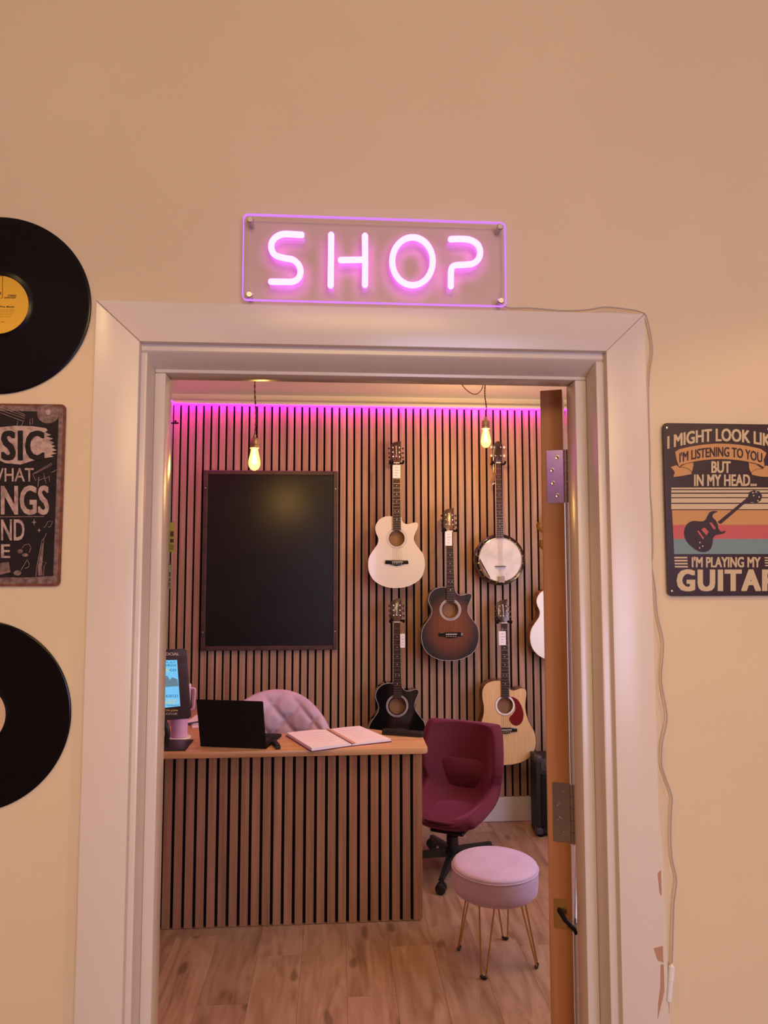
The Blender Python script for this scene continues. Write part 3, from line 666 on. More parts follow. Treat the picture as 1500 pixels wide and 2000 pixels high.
def burst(m):
    tc = N(m, 'ShaderNodeTexCoord'); mp = N(m, 'ShaderNodeMapping'); mp.inputs['Location'].default_value = (-.0, 0, .47); mp.inputs['Scale'].default_value = (5.6, 0, 4.6)
    L(m, tc.outputs['Object'], mp.inputs[0]); ln = N(m, 'ShaderNodeVectorMath', operation='LENGTH'); L(m, mp.outputs[0], ln.inputs[0])
    r = ramp(m, ln.outputs['Value'], [(.25,(.20,.068,.035)), (.62,(.13,.045,.028)), (.92,(.022,.020,.028))])
    wv = N(m, 'ShaderNodeTexWave', bands_direction='X'); wv.inputs['Scale'].default_value = 30; wv.inputs['Distortion'].default_value = 1.2
    mp2 = N(m, 'ShaderNodeMapping'); mp2.inputs['Scale'].default_value = (1,1,.08); L(m, tc.outputs['Object'], mp2.inputs[0]); L(m, mp2.outputs[0], wv.inputs['Vector'])
    mx = N(m, 'ShaderNodeMix', data_type='RGBA', blend_type='MULTIPLY'); r2_ = ramp(m, wv.outputs['Fac'], [(.0,(.62,.55,.5)), (.6,(1,1,1))])
    mx.inputs[0].default_value = 1; L(m, r.outputs[0], mx.inputs[6]); L(m, r2_.outputs[0], mx.inputs[7]); L(m, mx.outputs[2], P(m).inputs['Base Color'])
burst(m_burst)
def guitar(label, cpx, cpy, outline, top, side, bind, holer, ros, neck_px, head=True, ross=(1.0,), guard=False, scl=1.0, tagpos=None):
    c = at(cpx, cpy, YG); k = PX*scl
    t = thing('acoustic_guitar', label, 'guitar', c, 0, 'acoustic guitars on the slat wall')
    o2 = [(v.x, v.y) for v in spline([(x*k, z*k, 0) for x, z in outline], 3)]
    hr = holer*k; D_ = .085
    # shell: ring of sides + back plate
    bm = B(); n = len(o2)
    inn = []
    fr = [bm.verts.new((x, .003, z)) for x, z in o2]; bk = [bm.verts.new((x, D_, z)) for x, z in o2]
    for i in range(n): bm.faces.new((fr[i], bk[i], bk[(i+1) % n], fr[(i+1) % n]))
    bm.faces.new(bk); bmesh.ops.recalc_face_normals(bm, faces=bm.faces[:])
    obj('body', bm, side, t, local=True)
    bm = B(); box(bm, -.055, .055, .03, .034, -.06, .06); obj('inside_back', bm, m_cavity, t, local=True)
    bm = B(); ring_plate(bm, o2, circ(0, 0, hr, 40), 0, .003); obj('soundboard', bm, top, t, local=True, smooth=False)
    bm = B(); tube(bm, [(x, .0005, z) for x, z in o2], .0016, 6, closed=True); obj('binding', bm, bind, t, local=True)
    for a, b, mm in ros:
        bm = B(); ring_plate(bm, circ(0, 0, b*k, 48), circ(0, 0, a*k, 48), -.0006, .0002); obj('rosette', bm, mm, t, local=True, smooth=False)
    # bridge
    bz = -47.6*k if not guard else -47.5*k; bs = k*23
    pts = [(-1,.02),(-.96,.26),(-.85,.32),(-.3,.32),(.3,.32),(.85,.30),(.97,.22),(1,-.06),(.97,-.12),(.6,-.14),(.35,-.26),(0,-.34),(-.35,-.26),(-.6,-.14),(-.98,-.12)]
    bm = B(); prism(bm, [(x*bs, bz+z*bs*.76) for x, z in pts], -.008, 0, .002); br = obj('bridge', bm, m_lac_b, t, local=True)
    bm = B(); box(bm, -.42*bs, .5*bs, -.0105, -.006, bz+.05*bs, bz+.10*bs); obj('saddle', bm, m_pearl, br, local=True, smooth=False)
    for i in range(6):
        bm = B(); lathe(bm, [(.0022, 0), (.0028, .002), (.002, .004), (.0005, .005)], (-.36*bs+i*.15*bs, -.007, bz-.09*bs), 8, axis='Y'); obj('bridge_pin', bm, m_pearl, br, local=True)
    if guard:
        gp = [(x*k, z*k, 0) for x, z in ((12,16),(20,14),(27,8),(33,-4),(36,-18),(33,-31),(25,-38),(15,-37),(8,-28),(9,-22),(14,-17),(19,-10),(20,-2),(17,8))]
        bm = B(); prism(bm, [(v.x, v.y) for v in spline(gp, 3)], -.0012, 0); obj('pickguard', bm, m_guard, t, local=True, smooth=False, label='dark red teardrop pickguard')
    # neck and fretboard
    nz0, hn = neck_px; zt = nz0*k; zb = 15.5*k; wt, wb_ = 5.9*k, 7.6*k
    lx, tx = 0*k, -.3*k
    bm = B(); prism(bm, [(-wb_, zb), (wb_, zb), (wt+tx, zt), (-wt+tx, zt)], -.009, -.0012); fb = obj('fretboard', bm, m_rose, t, local=True)
    bm = B()
    rings = []
    for z, wd, dp in ((42*k, 7.3*k, .05), (52*k, 6.9*k, .026), (zt, wt, .016)):
        s = (z-zb)/(zt-zb); rings.append([(tx*s+wd*math.cos(a), -.0015+dp*math.sin(a), z) for a in [PI*i/8 for i in range(9)]])
    loft(bm, rings); bmesh.ops.recalc_face_normals(bm, faces=bm.faces[:]); obj('neck', bm, side if side is not m_lac_w else m_lac_w, t, local=True)
    # frets
    S_ = (zt-bz); bm = B()
    for i in range(1, 21):
        z = bz+S_*2**(-i/12)
        if z < zb+.004: break
        s = (z-zb)/(zt-zb); hw = wb_+(wt-wb_)*s; xc = tx*s; box(bm, xc-hw, xc+hw, -.0102, -.0088, z-.0007, z+.0007)
    obj('fret', bm, m_steel, fb, local=True, smooth=False, kind='stuff')
    bm = B()
    for i in (3, 5, 7, 9, 12, 15):
        z = bz+S_*(2**(-i/12)+2**(-(i-1)/12))/2; s = (z-zb)/(zt-zb)
        for dx in ((-3.4*k, 3.4*k) if i == 12 else (0,)):
            lathe(bm, [(.0028, -.0001), (.0028, .0003), (.0005, .0004)], (tx*s+dx, -.009, z), 8, axis='Y')
    obj('inlay_dot', bm, m_pearl, fb, local=True, kind='stuff')
    obj('nut', box(B(), tx-wt, tx+wt, -.0115, -.001, zt, zt+.005, .0008), m_pearl, t, local=True)
    for i in range(6):
        f_ = -.5+i/5
        bm = B(); tube(bm, [(f_*bs*.75+.04*bs, -.0105, bz+.07*bs), (tx+f_*2*wt*.78, -.0122, zt+.003)], .00055, 4); obj('string', bm, m_string, t, local=True)
    if head:
        h = k; hx = tx
        hp = [(-5.9*h, 0), (-6.6*h, 2*h), (-11.3*h, 8*h), (-11.6*h, 12*h), (-10.6*h, 26*h), (-9.6*h, 40*h), (-5*h, 43*h), (2*h, 45*h), (10.2*h, 46.2*h), (9.6*h, 40*h), (9.0*h, 26*h), (10.3*h, 10*h), (9.5*h, 6*h), (6.4*h, 2*h), (5.9*h, 0)]
        bm = B(); prism(bm, [(x+hx, zt+.004+z) for x, z in hp], -.0060, .009, .0012); hd = obj('headstock', bm, m_head, t, local=True)
        for sx in (-1, 1):
            for j in range(3):
                zc = zt+.004+(12+9.8*j)*h; xc = hx+(-6.6*h if sx < 0 else 6.0*h)
                bm = B(); lathe(bm, [(.0042, 0), (.0042, .002), (.0022, .003), (.0022, .009), (.0028, .010), (.001, .011)], (xc, -.006, zc), 12, axis='Y'); pg = obj('tuning_peg', bm, m_chrome, hd, local=True)
                ex = hx+sx*12.0*h
                bm = B(); tube(bm, [(hx+sx*8.5*h, .006, zc), (ex, .006, zc)], .0016, 6)
                rings = []
                for q, rr in ((0, .3), (.25, .95), (.6, 1), (.9, .7), (1, .2)):
                    x = ex+sx*q*3.6*h; rings.append([(x, .006+.0035*rr*math.sin(a), zc+.0078*rr*math.cos(a)) for a in [2*PI*i/10 for i in range(10)]])
                loft(bm, rings); bmesh.ops.recalc_face_normals(bm, faces=bm.faces[:]); bn_ = obj('button', bm, m_lac_b, hd, local=True)
        # strings over the head and small vertical logo (looping script strokes)
        bm = B()
        for i in range(6):
            f_ = -.5+i/5; sx = -1 if i < 3 else 1; j = i if i < 3 else 5-i
            tube(bm, [(tx+f_*2*wt*.78, -.0122, zt+.003), (hx+(-6.6*h if sx < 0 else 6.0*h), -.0125, zt+.004+(12+9.8*j)*h)], .0005, 4)
        obj('head_string', bm, m_string, hd, local=True)
        mpx = lambda u, v: Vector((hx-1.6*h+v*3.2*h, -.0066, zt+.004+(9+u*26)*h))
        lettering('Brunswick', lambda u, v: Vector((hx+1.5*h-v*3.4*h, -.0066, zt+.004+(11+u*25)*h)), 0, 1, 1, 0, m_pearl, hd, .0, shear=.3, local=True)
    if head:
        tl = Matrix.Translation((0, 0, zt)) @ Matrix.Rotation(math.radians(-15.5), 4, 'X') @ Matrix.Translation((0, 0, -zt))
        for o in [hd]+list(hd.children): o.data.transform(tl)
    # wall hanger
    c2 = c
    hg = thing('guitar_hanger', None, 'hanger', (c.x+tx, 3.1345, c.z+zt), 0)
    bm = B(); box(bm, c.x+tx-.022, c.x+tx+.022, 3.125, 3.1345, c.z+zt+.0, c.z+zt+.075, .003); obj('wall_plate', bm, m_frame, hg)
    bm = B(); zz = c.z+zt+.006
    tube(bm, [(c.x+tx, 3.126, zz+.02), (c.x+tx, 3.055, zz+.008)], .004, 8)
    for sx in (-1, 1): tube(bm, spline([(c.x+tx, 3.055, zz+.008), (c.x+tx+sx*.034, 3.050, zz+.001), (c.x+tx+sx*.040, 3.018, zz-.003), (c.x+tx+sx*.040, 2.985, zz-.001), (c.x+tx+sx*.040, 2.978, zz+.010)], 4, False), .0065, 8)
    obj('yoke', bm, m_blackm, hg)
    return t, hg, c, zt, tx, k
def price_tag(label, x0, x1, y0, y1, Y=2.982, rot=0):
    a, b = at(x0, y0, Y), at(x1, y1, Y)
    t = thing('price_tag', label, 'tag', ((a.x+b.x)/2, Y, b.z), 0, 'price tags on the instruments')
    obj('card', prism(B(), rrect(a.x, b.x, b.z, a.z, .002, 2), Y, Y+.0012), m_tag, t, smooth=False)
    bm = B(); w_ = b.x-a.x; h_ = a.z-b.z
    for i, (u0, u1) in enumerate(((.3, .7), (.25, .8), (.35, .65), (.3, .6))): box(bm, a.x+w_*u0, a.x+w_*u1, Y-.0005, Y, a.z-h_*(.2+.2*i)-.0015, a.z-h_*(.2+.2*i)+.0015)
    obj('written_price', bm, m_pencil, t, smooth=False)
    bm = B(); tube(bm, [((a.x+b.x)/2, Y+.0005, a.z), ((a.x+b.x)/2+.003, Y+.004, a.z+.02)], .0006, 4); obj('tag_string', bm, m_pearl, t)
WR = [(14.6, 15.6, m_frame), (17.5, 18.0, m_silver), (19.0, 20.0, m_silver)]
_, hg, *_ = guitar('white cutaway acoustic guitar hanging beside the blackboard, upper left of the instruments', 774.9, 1051.5, OUT_GA, m_lac_w, m_frame, m_cream, 14.6, WR, (147, 0))
hg['label'] = 'black hanger holding the neck of the upper left white guitar'
_, hg, *_ = guitar('dark sunburst cutaway acoustic guitar hanging between the white guitar and banjo', 879.5, 1191.0, OUT_GA, m_burst, m_head, m_silver, 14.2, [(16.3, 20.6, m_silver), (17.9, 18.5, m_signdark)], (149, 0), scl=1.02)
hg['label'] = 'black hanger holding the neck of the sunburst guitar'
_, hg, *_ = guitar('glossy black cutaway acoustic guitar hanging behind the desk end', 775.6, 1378.5, OUT_GA, m_lac_b, m_lac_b, m_silver, 15.5, [(17.6, 19.0, m_silver), (19.8, 21.2, m_silver)], (158, 0), scl=1.0)
hg['label'] = 'black hanger holding the neck of the black guitar'
_, hg, *_ = guitar('natural spruce dreadnought guitar with red pickguard hanging above the maroon chair', 986.3, 1378.0, OUT_DR, m_spruce, m_spside, m_frame, 15.5, [(15.6, 19.0, m_tag), (19.0, 19.8, m_spside)], (157.5, 0), guard=True)
hg['label'] = 'black hanger holding the neck of the natural wood guitar'
_, hg, *_ = guitar('white acoustic guitar half hidden behind the open door', 1089.0, 1194.0, OUT_GA, m_lac_w, m_lac_r, m_cream, 14.6, WR, (147, 0))
hg['label'] = 'black hanger behind the door holding the half hidden white guitar'
for h_ in [o for o in bpy.data.objects if o.name.startswith('guitar_hanger')]: h_['group'] = 'hangers holding the instruments'
price_tag('pale price tag over the neck of the upper left white guitar', 767, 782, 908, 934)
price_tag('pale price tag over the neck of the sunburst guitar', 869.5, 883, 1038, 1066)
price_tag('pale price tag beside the neck of the black guitar', 781.5, 791, 1238, 1265, 2.984)
price_tag('pale price tag over the neck of the natural wood guitar', 974, 988, 1233, 1260)

# ------------------------------------------------------------------ banjo
c = at(976.6, 1093.2, 3.03); k = 4.2/F*1.005
bj = thing('banjo', 'five string banjo with pale round head hanging under the right bulb', 'banjo', c)
bm = B(); lathe(bm, [(.02, -.085), (43*k, -.085), (50*k, -.055), (50.4*k, -.03), (50.4*k, -.012), (49.4*k, -.008), (46*k, -.012), (45*k, -.03)], (0, 0, 0), 96, axis='Y'); obj('resonator', bm, m_bres, bj, local=True)
bm = B(); lathe(bm, [(47*k, -.030), (49.2*k, -.012), (47.5*k, -.010), (46*k, -.02)], (0,0,0), 96, axis='Y'); obj('flange', bm, m_lac_b, bj, local=True)
bm = B(); lathe(bm, [(43.6*k, -.04), (43.6*k, .004), (42.2*k, .006), (41.6*k, .001), (41.6*k, -.002)], (0,0,0), 96, axis='Y'); obj('tension_hoop', bm, m_chrome, bj, local=True)
bm = B(); lathe(bm, [(.001, .0015), (41.7*k, .0015), (41.7*k, .0005), (.001, .0005)], (0,0,0), 96, axis='Y'); obj('drum_head', bm, m_skin, bj, local=True)
for i in range(20):
    a = PI/2+(i+.5)*2*PI/20; bm = B(); ca, sa = math.cos(a), math.sin(a)
    tube(bm, [(42.6*k*ca, -.0065, 42.6*k*sa), (44.4*k*ca, -.0065, 44.4*k*sa), (45.6*k*ca, .004, 45.6*k*sa), (45.8*k*ca, .026, 45.8*k*sa)], .0017, 6)
    lathe(bm, [(.0034, -.03), (.0034, -.006), (.0024, -.003)], (45.6*k*ca, 0, 45.6*k*sa), 8, axis='Y'); obj('tension_hook', bm, m_brass, bj, local=True)
zb, zt = 42*k, 191*k; tx = -1.8*k
bm = B(); prism(bm, [(-6.6*k, zb), (6.6*k, zb), (tx+4.9*k, zt), (tx-4.9*k, zt)], -.012, -.004); fb = obj('fretboard', bm, m_rose, bj, local=True)
bm = B(); prism(bm, [(-6.9*k, zb-2*k), (6.9*k, zb-2*k), (tx+5.2*k, zt), (tx-5.2*k, zt)], -.004, .014, .003); obj('neck', bm, m_cream, bj, local=True)
bzz = -13.2*k; bm = B()
for i in range(1, 23):
    z = bzz+(zt-bzz)*2**(-i/12); s = (z-zb)/(zt-zb); hw = (6.6+(4.9-6.6)*s)*k; box(bm, tx*s-hw, tx*s+hw, -.0132, -.0118, z-.0007, z+.0007)
obj('fret', bm, m_steel, fb, local=True, smooth=False, kind='stuff')
bm = B()
for i in (3, 5, 7, 10, 12, 15, 17):
    z = bzz+(zt-bzz)*(2**(-i/12)+2**(-(i-1)/12))/2; lathe(bm, [(.0024, 0), (.0024, .0004)], (tx*(z-zb)/(zt-zb), -.012, z), 8, axis='Y')
obj('inlay_dot', bm, m_pearl, fb, local=True, kind='stuff')
obj('nut', box(B(), tx-5*k, tx+5*k, -.014, -.002, zt, zt+.005), m_cream, bj, local=True)
hp = [(x*k+tx, zt+.004+z*k, 0) for x, z in ((-5,0),(-9.8,1),(-10.2,8),(-10.4,17),(-9.6,26),(-10,32),(-7.5,37),(-3,42),(2,42.5),(7,39),(9,33),(8.6,27),(6,21),(8.2,14),(7.6,6),(5,1))]
bm = B(); prism(bm, [(v.x, v.y) for v in spline(hp, 3)], -.008, .006, .001); hd = obj('headstock', bm, m_head, bj, local=True)
for sx, xz in ((-1, (-5.5, 14)), (1, (5.2, 14)), (-1, (-7.5, 31)), (1, (5.2, 31))):
    x, z = tx+xz[0]*k, zt+.004+xz[1]*k
    bm = B(); lathe(bm, [(.0045, 0), (.0045, .002), (.0022, .003), (.0022, .009), (.001, .010)], (x, -.008, z), 12, axis='Y'); obj('tuning_peg', bm, m_chrome, hd, local=True)
    bm = B(); xe = tx+sx*10.5*k; rings = [[(xe+sx*q*4.5*k, rr*.004*math.sin(a), z+rr*.008*math.cos(a)) for a in [2*PI*i/10 for i in range(10)]] for q, rr in ((0,.3),(.3,1),(.8,1),(1,.5))]
    loft(bm, rings); bmesh.ops.recalc_face_normals(bm, faces=bm.faces[:]); obj('button', bm, m_pinkp if False else m_cream, hd, local=True)
bm = B(); rings = [[(tx-4.8*k-q*8*k, rr*.005*math.sin(a), zt-40*k+rr*.009*math.cos(a)) for a in [2*PI*i/10 for i in range(10)]] for q, rr in ((0,.25),(.5,.25),(.55,1),(.9,1),(1,.5))]
loft(bm, rings); bmesh.ops.recalc_face_normals(bm, faces=bm.faces[:]); obj('fifth_string_peg', bm, m_cream, bj, local=True)
for i in range(5):
    f_ = -.5+i/4; bm = B(); tube(bm, [(f_*6*k, -.012, -36*k), (f_*8*k, -.0175, bzz), (tx+f_*7.5*k, -.0155, zt+.002)], .0005, 4); obj('string', bm, m_string, bj, local=True)
obj('bridge', box(B(), -10.5*k, 10.5*k, -.017, -.002, bzz-.0025, bzz+.0025, .0008), m_frame, bj, local=True)
bm = B(); box(bm, -6.5*k+.004, 6.5*k+.004, -.015, -.003, -45*k, -32.5*k, .0015); obj('tailpiece', bm, m_chrome, bj, local=True)
bm = B(); ar = [(41.2*k*math.cos(a), 41.2*k*math.sin(a)) for a in [math.radians(178+i*5) for i in range(14)]]+[(34.6*k*math.cos(a), 34.6*k*math.sin(a)) for a in [math.radians(178+i*5) for i in range(13, -1, -1)]]
lw_ = B(); ar = [((41.6-0)*k*math.cos(a), 41.6*k*math.sin(a)) for a in [math.radians(176+i*5) for i in range(14)]]+[((41.4-5.6*math.sin(PI*i/13))*k*math.cos(a), (41.4-5.6*math.sin(PI*i/13))*k*math.sin(a)) for i, a in [(i, math.radians(176+i*5)) for i in range(13, -1, -1)]]
bm.free(); prism(lw_, ar, -.012, -.008, .0015); obj('armrest', lw_, m_chrome, bj, local=True)
hz = c.z+zt; hx_ = c.x+tx
hg = thing('guitar_hanger', 'black hanger holding the neck of the banjo', 'hanger', (hx_, 3.1345, hz), 0, 'hangers holding the instruments')
obj('wall_plate', box(B(), hx_-.022, hx_+.022, 3.125, 3.1345, hz, hz+.07, .003), m_frame, hg)
bm = B(); tube(bm, [(hx_, 3.126, hz+.02), (hx_, 3.07, hz+.008)], .004, 8)
for sx in (-1, 1): tube(bm, spline([(hx_, 3.07, hz+.008), (hx_+sx*.034, 3.065, hz), (hx_+sx*.038, 3.04, hz-.004), (hx_+sx*.038, 3.005, hz-.002), (hx_+sx*.040, 2.998, hz+.010)], 4, False), .0065, 8)
obj('yoke', bm, m_blackm, hg)
# strap hanging from a peg
p0, p1, p2 = at(963.5, 893, 3.012), at(964, 925, 3.012), at(962, 940, 3.012)
st_ = thing('strap', 'short brown leather strap hanging from a banjo tuning peg', 'strap', (p0.x, 3.012, p2.z))
obj('cord', tube(B(), [p0, p1], .0009, 5), m_brass, st_)
bm = B(); prism(bm, [(v.x, v.y) for v in spline([(p1.x+dx*k, p1.z+dz*k, 0) for dx, dz in ((-1.5,2),(2,2),(5,-2),(3,-9),(0,-17),(-6,-20),(-7,-16),(-3,-8),(-2,-2))], 3)], 3.009, 3.014, .001); obj('leather_tab', bm, m_capo, st_)

# ------------------------------------------------------------------ hanging bulbs
def bulb(label, px, py, Y, swag):
    c = at(px, py, Y)               # centre of the glass
    t = thing('pendant_bulb', label, 'lamp', (c.x, Y, c.z-.05), 0, 'bare amber bulbs on twisted flex')
    z = c.z; R = .0275
    prof = [(.0008,-.052),(.008,-.0505),(.017,-.045),(.0245,-.034),(.0275,-.020),(.0265,-.006),(.0225,.014),(.0175,.034),(.0150,.046),(.0140,.052)]
    gl = obj('glass_envelope', lathe(B(), [(r, z+h) for r, h in prof], (c.x, Y, 0), 32), m_bulb, t)
    bm = B(); tube(bm, [(c.x, Y, z+.045), (c.x, Y, z+.02)], .004, 8)
    obj('stem', bm, m_pearl, gl)
    bm = B()
    for i in range(4):
        a = 2*PI*i/4+.4; tube(bm, [(c.x+.0035*math.cos(a), Y+.0035*math.sin(a), z+.022), (c.x+.0105*math.cos(a), Y+.0105*math.sin(a), z-.020)], .0012, 6)
    obj('filament', bm, m_fil, gl)
    bm = B(); lathe(bm, [(.013, z+.050), (.0215, z+.051), (.0215, z+.062), (.0195, z+.064), (.0195, z+.066), (.0215, z+.068), (.0215, z+.088), (.0185, z+.094), (.009, z+.099), (.0065, z+.101), (.0065, z+.112), (.003, z+.115)], (c.x, Y, 0), 28)
    obj('socket', bm, m_bake, t)
    zt = 2.62
    for ph in (0, PI):
        bm = B(); pts = []
        for i in range(90):
            s = i/89; zz = z+.112+(zt-.004-z-.112)*s; sw = .006*math.sin(s*9)*(1-s)
            pts.append((c.x+sw+.0019*math.cos(ph+s*58), Y+.0019*math.sin(ph+s*58), zz))
        tube(bm, pts, .0019, 5); obj('flex', bm, m_wireb, t)
    obj('ceiling_hook', lathe(B(), [(.002, zt-.02), (.012, zt-.012), (.018, zt-.0005), (.002, zt-.0002)], (c.x, Y, 0), 20), m_ceil, t)
    light('POINT', 'bulb_light', (c.x, Y, z), 13.0 if px < 700 else 24.0, (1,.60,.20), .016)
    if swag:
        q = [(at(905-14, 735, Y)), at(905, 755, Y), at(914, 764, Y), at(925, 770, Y), at(935, 767.5, Y), at(943, 755, Y), at(947, 722, Y)]
        obj('swag_flex', tube(B(), spline([(v.x, Y, min(v.z, 2.617)) for v in q], 5, False), .0024, 6), m_wireb, t)
bulb('glowing amber bulb hanging in front of the blackboard top edge', 497, 897, 2.0, False)
bulb('glowing amber bulb hanging beside the banjo headstock', 949, 856, 2.45, True)

# ------------------------------------------------------------------ desk
dk = thing('reception_desk', 'reception desk with black gapped wood slat front and oak worktop', 'desk', (.2, 2.1, 0))
wt_ = [(-.50,1.945),(.790,1.950),(.803,1.955),(.810,1.968),(.812,2.165),(.806,2.187),(.57,2.315),(.42,2.335),(.33,2.26),(-.16,2.25),(-.22,2.33),(-.22,2.85),(-.50,2.85)]
bm = B(); plate_h(bm, wt_, .730, .760, .006); obj('worktop', bm, m_top, dk)
bm = B(); box(bm, -.48, .776, 2.016, 2.04, .002, .729); box(bm, .752, .776, 2.04, 2.16, .002, .729); box(bm, -.48, -.456, 2.04, 2.83, .002, .729); obj('carcass', bm, m_felt, dk, label='black backing panels')
ds = box(B(), -.0172, .0172, 0, .0145, 0, .7275, .001); dm = bpy.data.meshes.new('slat'); ds.to_mesh(dm); ds.free(); dm.materials.append(m_dslat)
for i in range(27):
    o = bpy.data.objects.new('slat', dm); COL.objects.link(o); o.parent = dk; o.location = Vector((-.446+.0474*i if False else .7655-.0474*i, 2.0, .0015))-BASE[dk]
for i in range(3):
    o = bpy.data.objects.new('slat', dm); COL.objects.link(o); o.parent = dk; o.rotation_euler = (0, 0, PI/2); o.location = Vector((.791, 2.036+.0474*i, .0015))-BASE[dk]

# laptop (screen faces the seat, we see the back of its lid)
A0, A1 = atz(391, 1456, .764), atz(519.5, 1461.5, .764)
e = (A1-A0); e.z = 0; wl = e.length; e.normalize(); bk = Vector((-e.y, e.x, 0))
T0, T1 = at(382, 1367, 1.985), at(513, 1371.5, 1.93)
lap = thing('laptop', 'open black laptop seen from behind on the desk', 'laptop', ((A0.x+A1.x)/2, (A0.y+A1.y)/2+.1, .7602), 0)
lz = .7602
bm = B(); q = [A0, A1, A1+bk*.225, A0+bk*.225]; plate_h(bm, [(v.x, v.y) for v in q], lz, lz+.014, .003); ba = obj('keyboard_base', bm, m_blackm, lap)
bm = B(); qq = [A0+e*.02+bk*.05, A1-e*.02+bk*.05, A1-e*.02+bk*.13, A0+e*.02+bk*.13]
for i in range(12):
    for j in range(4):
        o_ = A0+e*(.022+i*(wl-.044)/12)+bk*(.05+j*.021); kk = (wl-.044)/12*.88
        plate_h(bm, [((o_).x, o_.y), ((o_+e*kk).x, (o_+e*kk).y), ((o_+e*kk+bk*.018).x, (o_+e*kk+bk*.018).y), ((o_+bk*.018).x, (o_+bk*.018).y)], lz+.0138, lz+.0155)
obj('keys', bm, m_black, ba, kind='stuff')
bm = B(); lidn = Vector((e.y, -e.x, 0)); h0 = lz+.013
lean = Vector((0,0,1))*.207+lidn*.045
v0, v1 = A0+lidn*.002, A1+lidn*.002; v0.z = v1.z = h0-.006
fr = [v0, v1, v1+lean+e*(-.002), v0+lean-e*.004]; th = -lidn*.007
vv = [bm.verts.new(p) for p in fr]+[bm.verts.new(p+th) for p in fr]
for f_ in ((0,1,2,3), (7,6,5,4), (0,4,5,1), (1,5,6,2), (2,6,7,3), (3,7,4,0)): bm.faces.new([vv[i] for i in f_])
bmesh.ops.recalc_face_normals(bm, faces=bm.faces[:]); bmesh.ops.bevel(bm, geom=bm.edges[:], offset=.0025, segments=2, affect='EDGES'); ld = obj('lid', bm, m_blackm, lap)
# pen drive / marker
a, b = atz(534, 1451, .766), atz(544, 1462, .766); d_ = (b-a).normalized(); d_.z = 0
an = math.atan2(d_.y, d_.x); mid = (a+b)/2
bm = B(); box(bm, mid.x-.045, mid.x+.045, mid.y-.011, mid.y+.011, .7602, .7762, .003, rot=Matrix.Rotation(an, 4, 'Z'), seg=2)
sp = obj('stapler', bm, m_black, label='small black stapler lying beside the laptop', cat='stapler')
bm = B(); box(bm, mid.x-.042, mid.x+.040, mid.y-.009, mid.y+.009, .7765, .784, .002, rot=Matrix.Rotation(an, 4, 'Z')); obj('top_arm', bm, m_black, sp)
# ridged black bar
a, b = atz(747, 1432, .765), atz(827, 1438, .765); d_ = (b-a); ln_ = d_.length; an = math.atan2(d_.y, d_.x); mid = (a+b)/2+Vector((0,.006,0))
bar = thing('pencil_case', 'slim black ridged case lying along the rear right desk edge', 'case', (mid.x, mid.y, .7602), an)
bm = B(); box(bm, -ln_/2, ln_/2, -.017, .017, 0, .024, .006, seg=2); obj('case_body', bm, m_black, bar, local=True)
bm = B()
for i in range(22): tube(bm, [(-ln_/2+.008+i*(ln_-.016)/21, -.0172, .008), (-ln_/2+.008+i*(ln_-.016)/21, -.014, .0235), (-ln_/2+.008+i*(ln_-.016)/21, .014, .0245)], .0019, 5)
obj('ridges', bm, m_blackm, bar, local=True, kind='stuff')

# open notebook
zb_ = .7604
BL, FL, FS, BS, FR, BR = [atz(x, y, .776) for x, y in ((560,1431),(608.5,1461),(686,1450.5),(636,1422),(763,1442),(702,1416.5))]
nbk = thing('open_notebook', 'open notebook with handwritten pale pages on the desk', 'notebook', ((FS.x+BS.x)/2, (FS.y+BS.y)/2, zb_))
def cover(q, name, m, z0, z1):
    bm = B(); plate_h(bm, [(v.x, v.y) for v in q], z0, z1); return obj(name, bm, m, nbk, smooth=False)
cover([BL+Vector((-.006,.004,0)), FL+Vector((-.004,-.005,0)), FS+Vector((0,-.004,0)), BS+Vector((0,.004,0))], 'cover', m_maroon, zb_, zb_+.003)
cover([BS+Vector((0,.004,0)), FS+Vector((0,-.004,0)), FR+Vector((.004,-.004,0)), BR+Vector((.004,.004,0))], 'cover', m_maroon, zb_, zb_+.003)
def pages(A, Bp, Cp, Dp, name, hgt, m):
    # A,B = outer edge (back, front), D,C = spine (back, front); page block sagging to the spine
    bm = B(); n = 10; rings = []
    for i in range(n+1):
        t_ = i/n; hh = zb_+.003+hgt*(1-.55*t_**4)
        p = A.lerp(Dp, t_); q = Bp.lerp(Cp, t_)
        rings.append([Vector((p.x, p.y, zb_+.0032)), Vector((q.x, q.y, zb_+.0032)), Vector((q.x, q.y, hh)), Vector((p.x, p.y, hh))])
    loft(bm, rings); bmesh.ops.recalc_face_normals(bm, faces=bm.faces[:]); return obj(name, bm, m, nbk)
pl_ = pages(BL, FL, FS, BS, 'page_block', .013, m_paper)
pr2 = pages(BR, FR, FS+Vector((.003,0,0)), BS+Vector((.003,0,0)), 'page_block', .010, m_paper)
bm = B(); s_ = Vector((.006, 0, 0)); g0, g1 = BS.copy(), FS.copy()
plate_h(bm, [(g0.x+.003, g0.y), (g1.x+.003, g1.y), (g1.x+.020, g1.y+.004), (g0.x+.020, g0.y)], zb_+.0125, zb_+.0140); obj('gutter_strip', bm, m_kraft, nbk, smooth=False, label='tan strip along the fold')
bm = B(); rnd = random.Random(3)
